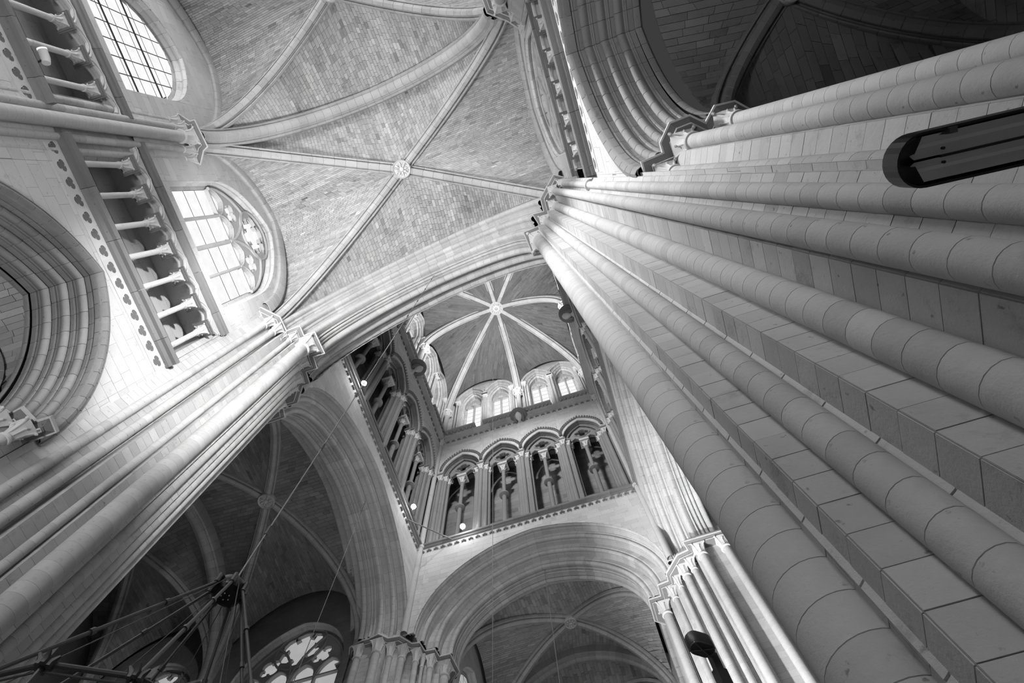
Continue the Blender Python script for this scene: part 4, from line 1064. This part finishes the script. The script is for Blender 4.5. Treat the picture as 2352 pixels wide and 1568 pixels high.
# ================================================================== LEFT ARM AND FAR ARM
XA = -9.6
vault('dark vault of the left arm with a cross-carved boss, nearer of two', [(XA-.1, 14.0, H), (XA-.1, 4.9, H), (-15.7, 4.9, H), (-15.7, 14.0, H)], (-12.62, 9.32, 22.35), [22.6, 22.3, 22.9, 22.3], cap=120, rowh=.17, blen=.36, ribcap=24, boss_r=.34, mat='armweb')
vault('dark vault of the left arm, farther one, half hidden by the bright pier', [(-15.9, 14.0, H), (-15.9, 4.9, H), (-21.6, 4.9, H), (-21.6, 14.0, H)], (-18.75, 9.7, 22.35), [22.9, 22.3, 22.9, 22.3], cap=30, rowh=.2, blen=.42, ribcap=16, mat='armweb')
transverse('cross arch between the two dark vaults of the left arm', (-15.8, 13.9, H), (-15.8, 5.0, H), 4.0, 1.06)
fA = Frame((0, 14.25, 0), (-1, 0, 0), (0, -1, 0)); fB = Frame((0, 4.7, 0), (-1, 0, 0), (0, 1, 0))
wA = [(12.45, 2.25, 13.2, 18.2, 2.7, 1.1), (18.6, 2.2, 13.2, 18.2, 2.7, 1.1)]
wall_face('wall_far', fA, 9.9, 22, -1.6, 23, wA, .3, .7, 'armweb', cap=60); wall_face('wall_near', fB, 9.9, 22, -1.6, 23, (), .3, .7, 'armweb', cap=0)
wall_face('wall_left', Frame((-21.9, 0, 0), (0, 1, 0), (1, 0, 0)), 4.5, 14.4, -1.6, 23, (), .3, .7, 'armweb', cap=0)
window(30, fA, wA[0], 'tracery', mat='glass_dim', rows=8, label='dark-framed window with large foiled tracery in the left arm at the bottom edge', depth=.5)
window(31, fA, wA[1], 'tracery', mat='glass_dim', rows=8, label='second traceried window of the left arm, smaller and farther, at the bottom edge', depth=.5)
for yy, nm in ((13.95, 'far'), (4.95, 'near')):
    pier('dark shaft cluster between the windows of the left arm, %s side' % nm, [(-16.1, yy-.1), (-15.5, yy-.1), (-15.5, yy+.4), (-16.1, yy+.4)], [(-15.8, yy-.1, .14, .2), (-16.05, yy, .08), (-15.55, yy, .08)], [(-16.2, yy-.35), (-15.4, yy-.35), (-15.4, yy+.4), (-16.2, yy+.4)], cap=20, stones_cap=0)
vault('vault of the far arm with a small boss inside the far arch', [(-6.6, 16.5, H), (1.15, 16.5, H), (1.15, 20.9, H), (-6.6, 20.9, H)], (-2.35, 18.6, 22.0), [22.8, 22.0, 22.8, 22.0], cap=140, rowh=.17, blen=.36, ribcap=24, boss_r=.27)
vault('farther vault bay of the far arm at the bottom edge', [(-6.6, 21.1, H), (1.15, 21.1, H), (1.15, 26.2, H), (-6.6, 26.2, H)], (-2.7, 23.6, 22.0), [22.8, 22.0, 22.8, 22.0], cap=30, rowh=.2, blen=.4, ribcap=12)
transverse('cross arch behind the far crossing arch', (-6.5, 21.0, H), (1.1, 21.0, H), 4.0, 1.06)
fC = Frame((-6.75, 0, 0), (0, 1, 0), (1, 0, 0)); fD = Frame((1.3, 0, 0), (0, 1, 0), (-1, 0, 0))
wall_face('wall_left', fC, 16.5, 26.5, -1.6, 23, [(18.8, 1.7, 15, 18.4, 2.6, 1.1)], .3, .7, 'wall', cap=0)
wall_face('wall_right', fD, 15.95, 26.5, -1.6, 23, [(18.8, 1.7, 15, 18.4, 2.6, 1.1)], .3, .7, 'wall', cap=0)
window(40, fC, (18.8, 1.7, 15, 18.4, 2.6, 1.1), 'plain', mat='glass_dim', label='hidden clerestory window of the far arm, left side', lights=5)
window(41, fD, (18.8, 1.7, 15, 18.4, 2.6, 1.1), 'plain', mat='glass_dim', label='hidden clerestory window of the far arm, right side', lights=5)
wall_face('wall_far', Frame((0, 26.5, 0), (1, 0, 0), (0, -1, 0)), -6.8, 1.4, -1.6, 23, (), .4, .8, 'wall', cap=0)
# right arm, mostly hidden behind the near pier
fE = Frame((0, 14.25, 0), (1, 0, 0), (0, -1, 0))
wall_face('wall_far', fE, 4.3, 11, -1.6, 23, (), .3, .7, 'wall', cap=40); wall_face('wall_near', Frame((0, 4.7, 0), (1, 0, 0), (0, 1, 0)), 4.3, 11, -1.6, 23, (), .4, .8, 'wall', cap=0)
wall_face('wall_right', Frame((11, 0, 0), (0, 1, 0), (-1, 0, 0)), 4.5, 14.4, -1.6, 23, (), .4, .8, 'wall', cap=0)
vault('vault of the right arm hidden behind the near pier', [(4.0, 4.9, H), (4.0, 14.0, H), (10.9, 14.0, H), (10.9, 4.9, H)], (7.4, 9.4, 22.3), [22.8, 22.3, 22.8, 22.3], cap=0, rowh=.3, blen=.6, ribcap=0)

# ================================================================== FITTINGS
def floodlamp(label, P, n):
    t = thing('floodlight', label, 'lamp', P, 'floodlights on the tower gallery sill'); P = Vector(P); n = Vector(n).normalized()
    a = Acc(); a.tube([P-n*.16, P-n*.1, P], [.07, .13, .15], 14); a.put('housing', M['black'], t, smooth=True)
    a = Acc(); a.tube([P+n*.0, P+n*.05, P+n*.09], [.115, .10, .04], 14); a.put('bulb', M['bulb'], t, smooth=True)
    a = Acc(); a.tube([P-n*.08+Vector((0, 0, -.28)), P-n*.08], .02, 6); a.put('bracket', M['iron'], t)
    d = (Vector((0, 0, 0))-P).normalized()
    q = P+n*.5; lamp('POINT', 'floodlight_glow', q, q+d, 45, .12)
floodlamp('dazzling lamp in the left tower gallery beside the hanging rope', (-7.6, 6.21, 24.05), (1, -.6, -.6))
floodlamp('small bright lamp low in the far corner of the left tower gallery', (-7.6, 12.34, 24.22), (1, -1, -1))
floodlamp('dazzling lamp at the first gallery arch of the far tower wall', (-5.81, 13.9, 24.12), (.4, -1, -1))

def rope(label, p0, p1, r, segs=0):
    t = thing('steel_rope', label, 'rope', p1); a = Acc(); a.tube([p0, p1], r, 6); a.put('strand', M['rope'], t, smooth=True)
    if segs:
        a = Acc()
        for k in range(segs):
            q = Vector(p0).lerp(Vector(p1), (k+.6)/segs); a.tube([q-Vector((0, 0, .07)), q+Vector((0, 0, .07))], r*1.9, 8)
        a.put('sleeve', M['iron'], t, smooth=True)
    return t
HUB = Vector((-3.15, 2.55, 4.44))
rope('long chandelier rope dropping from the bright crossing arch past the gallery lamp', (-3.05, 2.55, 22.2), (-3.15, 2.55, 4.6), .009, 9)
rope('thin rope dropping from the left crossing arch in front of the dark window', (-8.62, 10.35, 22.0), (-8.62, 10.35, 2.0), .011)
rope('thin wire hanging down the middle of the tower in front of the far gallery', (-4.1, 12.96, 45.2), (-4.1, 12.96, 2.0), .011)
rope('thin wire hanging from the crown of the far crossing arch', (-2.66, 15.6, 22.2), (-2.66, 15.6, 2.0), .011)
t = thing('tie_rod', 'iron tie rod crossing the far left corner below the tower gallery', 'rod', (-7.0, 13.2, 23.5)); a = Acc(); a.tube([(-7.85, 12.35, 23.35), (-6.3, 14.15, 23.65)], .03, 8); a.put('rod', M['string'], t, smooth=True)

# chandelier: dark round hub, rods fanning down to a crown ring
ch = thing('chandelier', 'dark iron chandelier with round hub and rods fanning out, lower left', 'chandelier', tuple(HUB))
a = Acc(); a.lathe(HUB.x, HUB.y, [(.001, 4.62), (.06, 4.6), (.115, 4.54), (.128, 4.46), (.125, 4.42), (.10, 4.40), (.001, 4.40)], 28); hub = a.put('hub', M['black'], ch, smooth=True)
a = Acc()
for k in range(5): a.lathe(HUB.x+.035*math.cos(k*1.257), HUB.y+.035*math.sin(k*1.257), [(.006, 4.401), (.006, 4.395), (.001, 4.394)], 8)
a.put('screw', M['reflector'], hub)
nodes = []
N14 = 14
for k in range(N14):
    th = math.radians(-48+360/N14*k); nodes.append(HUB+Vector((1.0*math.cos(th), 1.0*math.sin(th), 2.6-4.44)))
for k, nd in enumerate(nodes):
    d = Vector((nd.x-HUB.x, nd.y-HUB.y, 0)).normalized(); st = HUB+d*.125+Vector((0, 0, .02))
    if k % 2 == 0:
        a = Acc(); a.tube([st, nd], .013, 8)
        for f_ in (.3, .62): q = st.lerp(nd, f_); a.tube([q-(nd-st).normalized()*.02, q+(nd-st).normalized()*.02], .022, 8)
        a.put('rod', M['iron'], ch, smooth=True); a = Acc(); a.tube([st-d*.03+Vector((0, 0, .05)), st+d*.02+Vector((0, 0, .05)), st+d*.02-Vector((0, 0, .04))], .022, 8); a.put('lug', M['iron'], ch, smooth=True)
    else:
        a = Acc(); a.tube([st, nd], .0035, 6); a.put('cable', M['iron'], ch, smooth=True)
    a = Acc()
    for j in range(6):
        th = j*PI/3; q = nd+Vector((math.cos(th), math.sin(th), 0))*.03; a.tube([q-Vector((0, 0, .03)), q, q+Vector((math.cos(th), math.sin(th), 0))*.03+Vector((0, 0, .03))], [.016, .02, .008], 6)
    a.put('knop', M['iron'], ch, smooth=True)
    nx = nodes[(k+1) % N14]; a = Acc(); a.tube([nd, nx], .015, 8); a.tube([nd-Vector((0, 0, .05)), nx-Vector((0, 0, .05))], .006, 6); a.put('ring_bar', M['iron'], ch, smooth=True)
    a = Acc(); a.tube([nd, nd-Vector((0, 0, .35))], .014, 8); a.lathe(nd.x, nd.y, [(.03, nd.z-.35), (.05, nd.z-.38), (.04, nd.z-.5), (.001, nd.z-.52)], 12); a.put('lamp_holder', M['iron'], ch, smooth=True)

# round-ended trough light at the upper right
t = thing('trough_light', 'dark round-ended metal trough light fitting in front of the near pier', 'lamp', (1.5, .33, 2.0))
c0 = Vector((1.345, .345, 2.0)); c1 = Vector((2.45, .42, 1.94)); ax = (c1-c0).normalized(); ww = .088
sd = Vector((0, 0, 1)).cross(ax).normalized(); upv = ax.cross(sd).normalized()
def stadium(r, n=14): return [(c0+(-ax*math.cos(th)+sd*math.sin(th))*r) for th in [(-PI/2+PI*i/n) for i in range(n+1)]]+[c1+sd*r, c1-sd*r]
o1 = stadium(ww); o2 = stadium(ww-.008); nn = len(o1)
vs = [p-upv*.02 for p in o1]+[p-upv*.02 for p in o2]+[p+upv*.055 for p in o2]+[p+upv*.065 for p in o1]; fs = []
for i in range(nn):
    j = (i+1) % nn; fs += [(i, j, nn+j, nn+i), (nn+i, nn+j, 2*nn+j, 2*nn+i), (i, 3*nn+i, 3*nn+j, j)]
fs.append(tuple(3*nn+i for i in range(nn)))
put('casing', vs, fs, M['black'], t)
# two parallel curved reflectors inside
for q in (-1, 1):
    vs = []; fs = []; ns = 9
    for i, (s0) in enumerate((.0, 1.0)):
        b = c0.lerp(c1, s0)+ax*(-.02 if s0 == 0 else 0)
        for k in range(ns+1):
            th = PI*k/ns; vs.append(b+sd*(q*.038+.034*math.cos(th))+upv*(.045-.05*(1-math.sin(th))*.0+.0)-upv*(.04*math.cos(th)**2))
    for k in range(ns): fs.append((k, k+1, ns+2+k, ns+1+k))
    put('reflector', vs, fs, M['reflector'], t, smooth=True)
    a = Acc(); b = c0+ax*.07+sd*q*.022-upv*.003; a.tube([b, b+upv*.01], .005, 10); a.put('screw_hole', M['black'], t)
a = Acc(); a.box(tuple(c0.lerp(c1, .5)+upv*.0), (.5, .004, .012), rot=Matrix((ax, sd, upv)).transposed()); a.put('divider', M['black'], t)
vs = [c0+upv*.05]+[p-upv*.012 for p in stadium(ww-.012)[:15]]; fs = [(0, i, i+1) for i in range(1, 15)]; put('end_dish', vs, fs, M['black'], t, smooth=True)
a = Acc(); a.box(tuple(c0+ax*.085-sd*.074+upv*.0), (.012, .01, .03), rot=Matrix((ax, sd, upv)).transposed()); a.put('clip', M['iron'], t)
a = Acc(); a.tube([c1-ax*.5, c1-ax*.45+Vector((.2, .45, -.1))], .02, 8); a.put('arm', M['black'], t, smooth=True)

# dark wooden finial on a post at the lower right
t = thing('wooden_finial', 'dark wooden post top with rounded lobe and crossed ribs, bottom right', 'furniture', (.43, 3.05, -1.6))
def stad2(c, L, r, axv, sv, n=10):
    return [c+axv*(L/2)+(axv*math.cos(th)+sv*math.sin(th))*r for th in [(-PI/2+PI*i/n) for i in range(n+1)]]+[c-axv*(L/2)+(-axv*math.cos(th)-sv*math.sin(th))*r for th in [(-PI/2+PI*i/n) for i in range(n+1)]]
cc = Vector((.385, 2.97, 3.0)); axv = Vector((.80, .60, 0)).normalized(); sv = Vector((-.60, .80, 0)).normalized()
pl = stad2(cc, .07, .05, axv, sv); nn = len(pl); pl2 = stad2(cc, .062, .046, axv, sv)
vs = [p-Vector((0, 0, .0)) for p in pl2]+[p+Vector((0, 0, .012)) for p in pl]+[p+Vector((0, 0, .085)) for p in pl]+[p+Vector((0, 0, .095)) for p in pl2]
fs = [(k*nn+i, k*nn+(i+1) % nn, (k+1)*nn+(i+1) % nn, (k+1)*nn+i) for k in range(3) for i in range(nn)]+[tuple(range(nn)), tuple(range(3*nn, 4*nn))]
put('lobe', vs, fs, M['wood'], t, smooth=True)
a = Acc()
for (s0, s1) in ((1, 1), (1, -1)): a.tube([cc-axv*.07*s0-sv*.035*s1, cc-Vector((0, 0, .006)), cc+axv*.07*s0+sv*.035*s1], .005, 6)
a.tube(pl2, .004, 6, closed=True); a.put('crossed_ribs', M['wood_edge'], t, smooth=True)
pb = Vector((.44, 3.08, 0)); sq = [(-.045, -.03), (.045, -.03), (.045, .03), (-.045, .03)]
def post_poly(s_): return [(pb.x+axv.x*x*s_+sv.x*y*s_, pb.y+axv.y*x*s_+sv.y*y*s_) for x, y in sq]
a = Acc(); a.prism(post_poly(.6), 2.93, 3.06); a.prism(post_poly(.85), 2.80, 2.93); a.prism(post_poly(1.15), 2.55, 2.80); a.prism(post_poly(.8), -1.6, 2.55); a.prism(post_poly(3), -1.6, -1.45); a.put('post', M['wood'], t)

# small spot lamp on a bracket at the arcade of the upper corner
t = thing('spot_lamp', 'small white cylindrical spot lamp clamped to a colonnette at the upper left', 'lamp', (-7.62, -4.75, 12.95))
pc = Vector((-7.70, -4.78, 13.15)); a = Acc(); a.tube([pc+Vector((0, .10, -.05)), pc, pc-Vector((0, .16, -.02))], [.075, .085, .085], 16); a.put('housing', M['white'], t, smooth=True)
a = Acc(); a.tube([pc-Vector((0, .16, -.02)), pc-Vector((0, .19, -.022))], .09, 16); a.put('lens', M['bulb' if False else 'glass'], t, smooth=True)
a = Acc(); a.tube([pc, pc+Vector((-.12, .1, -.2))], .02, 8); a.put('bracket', M['black'], t)
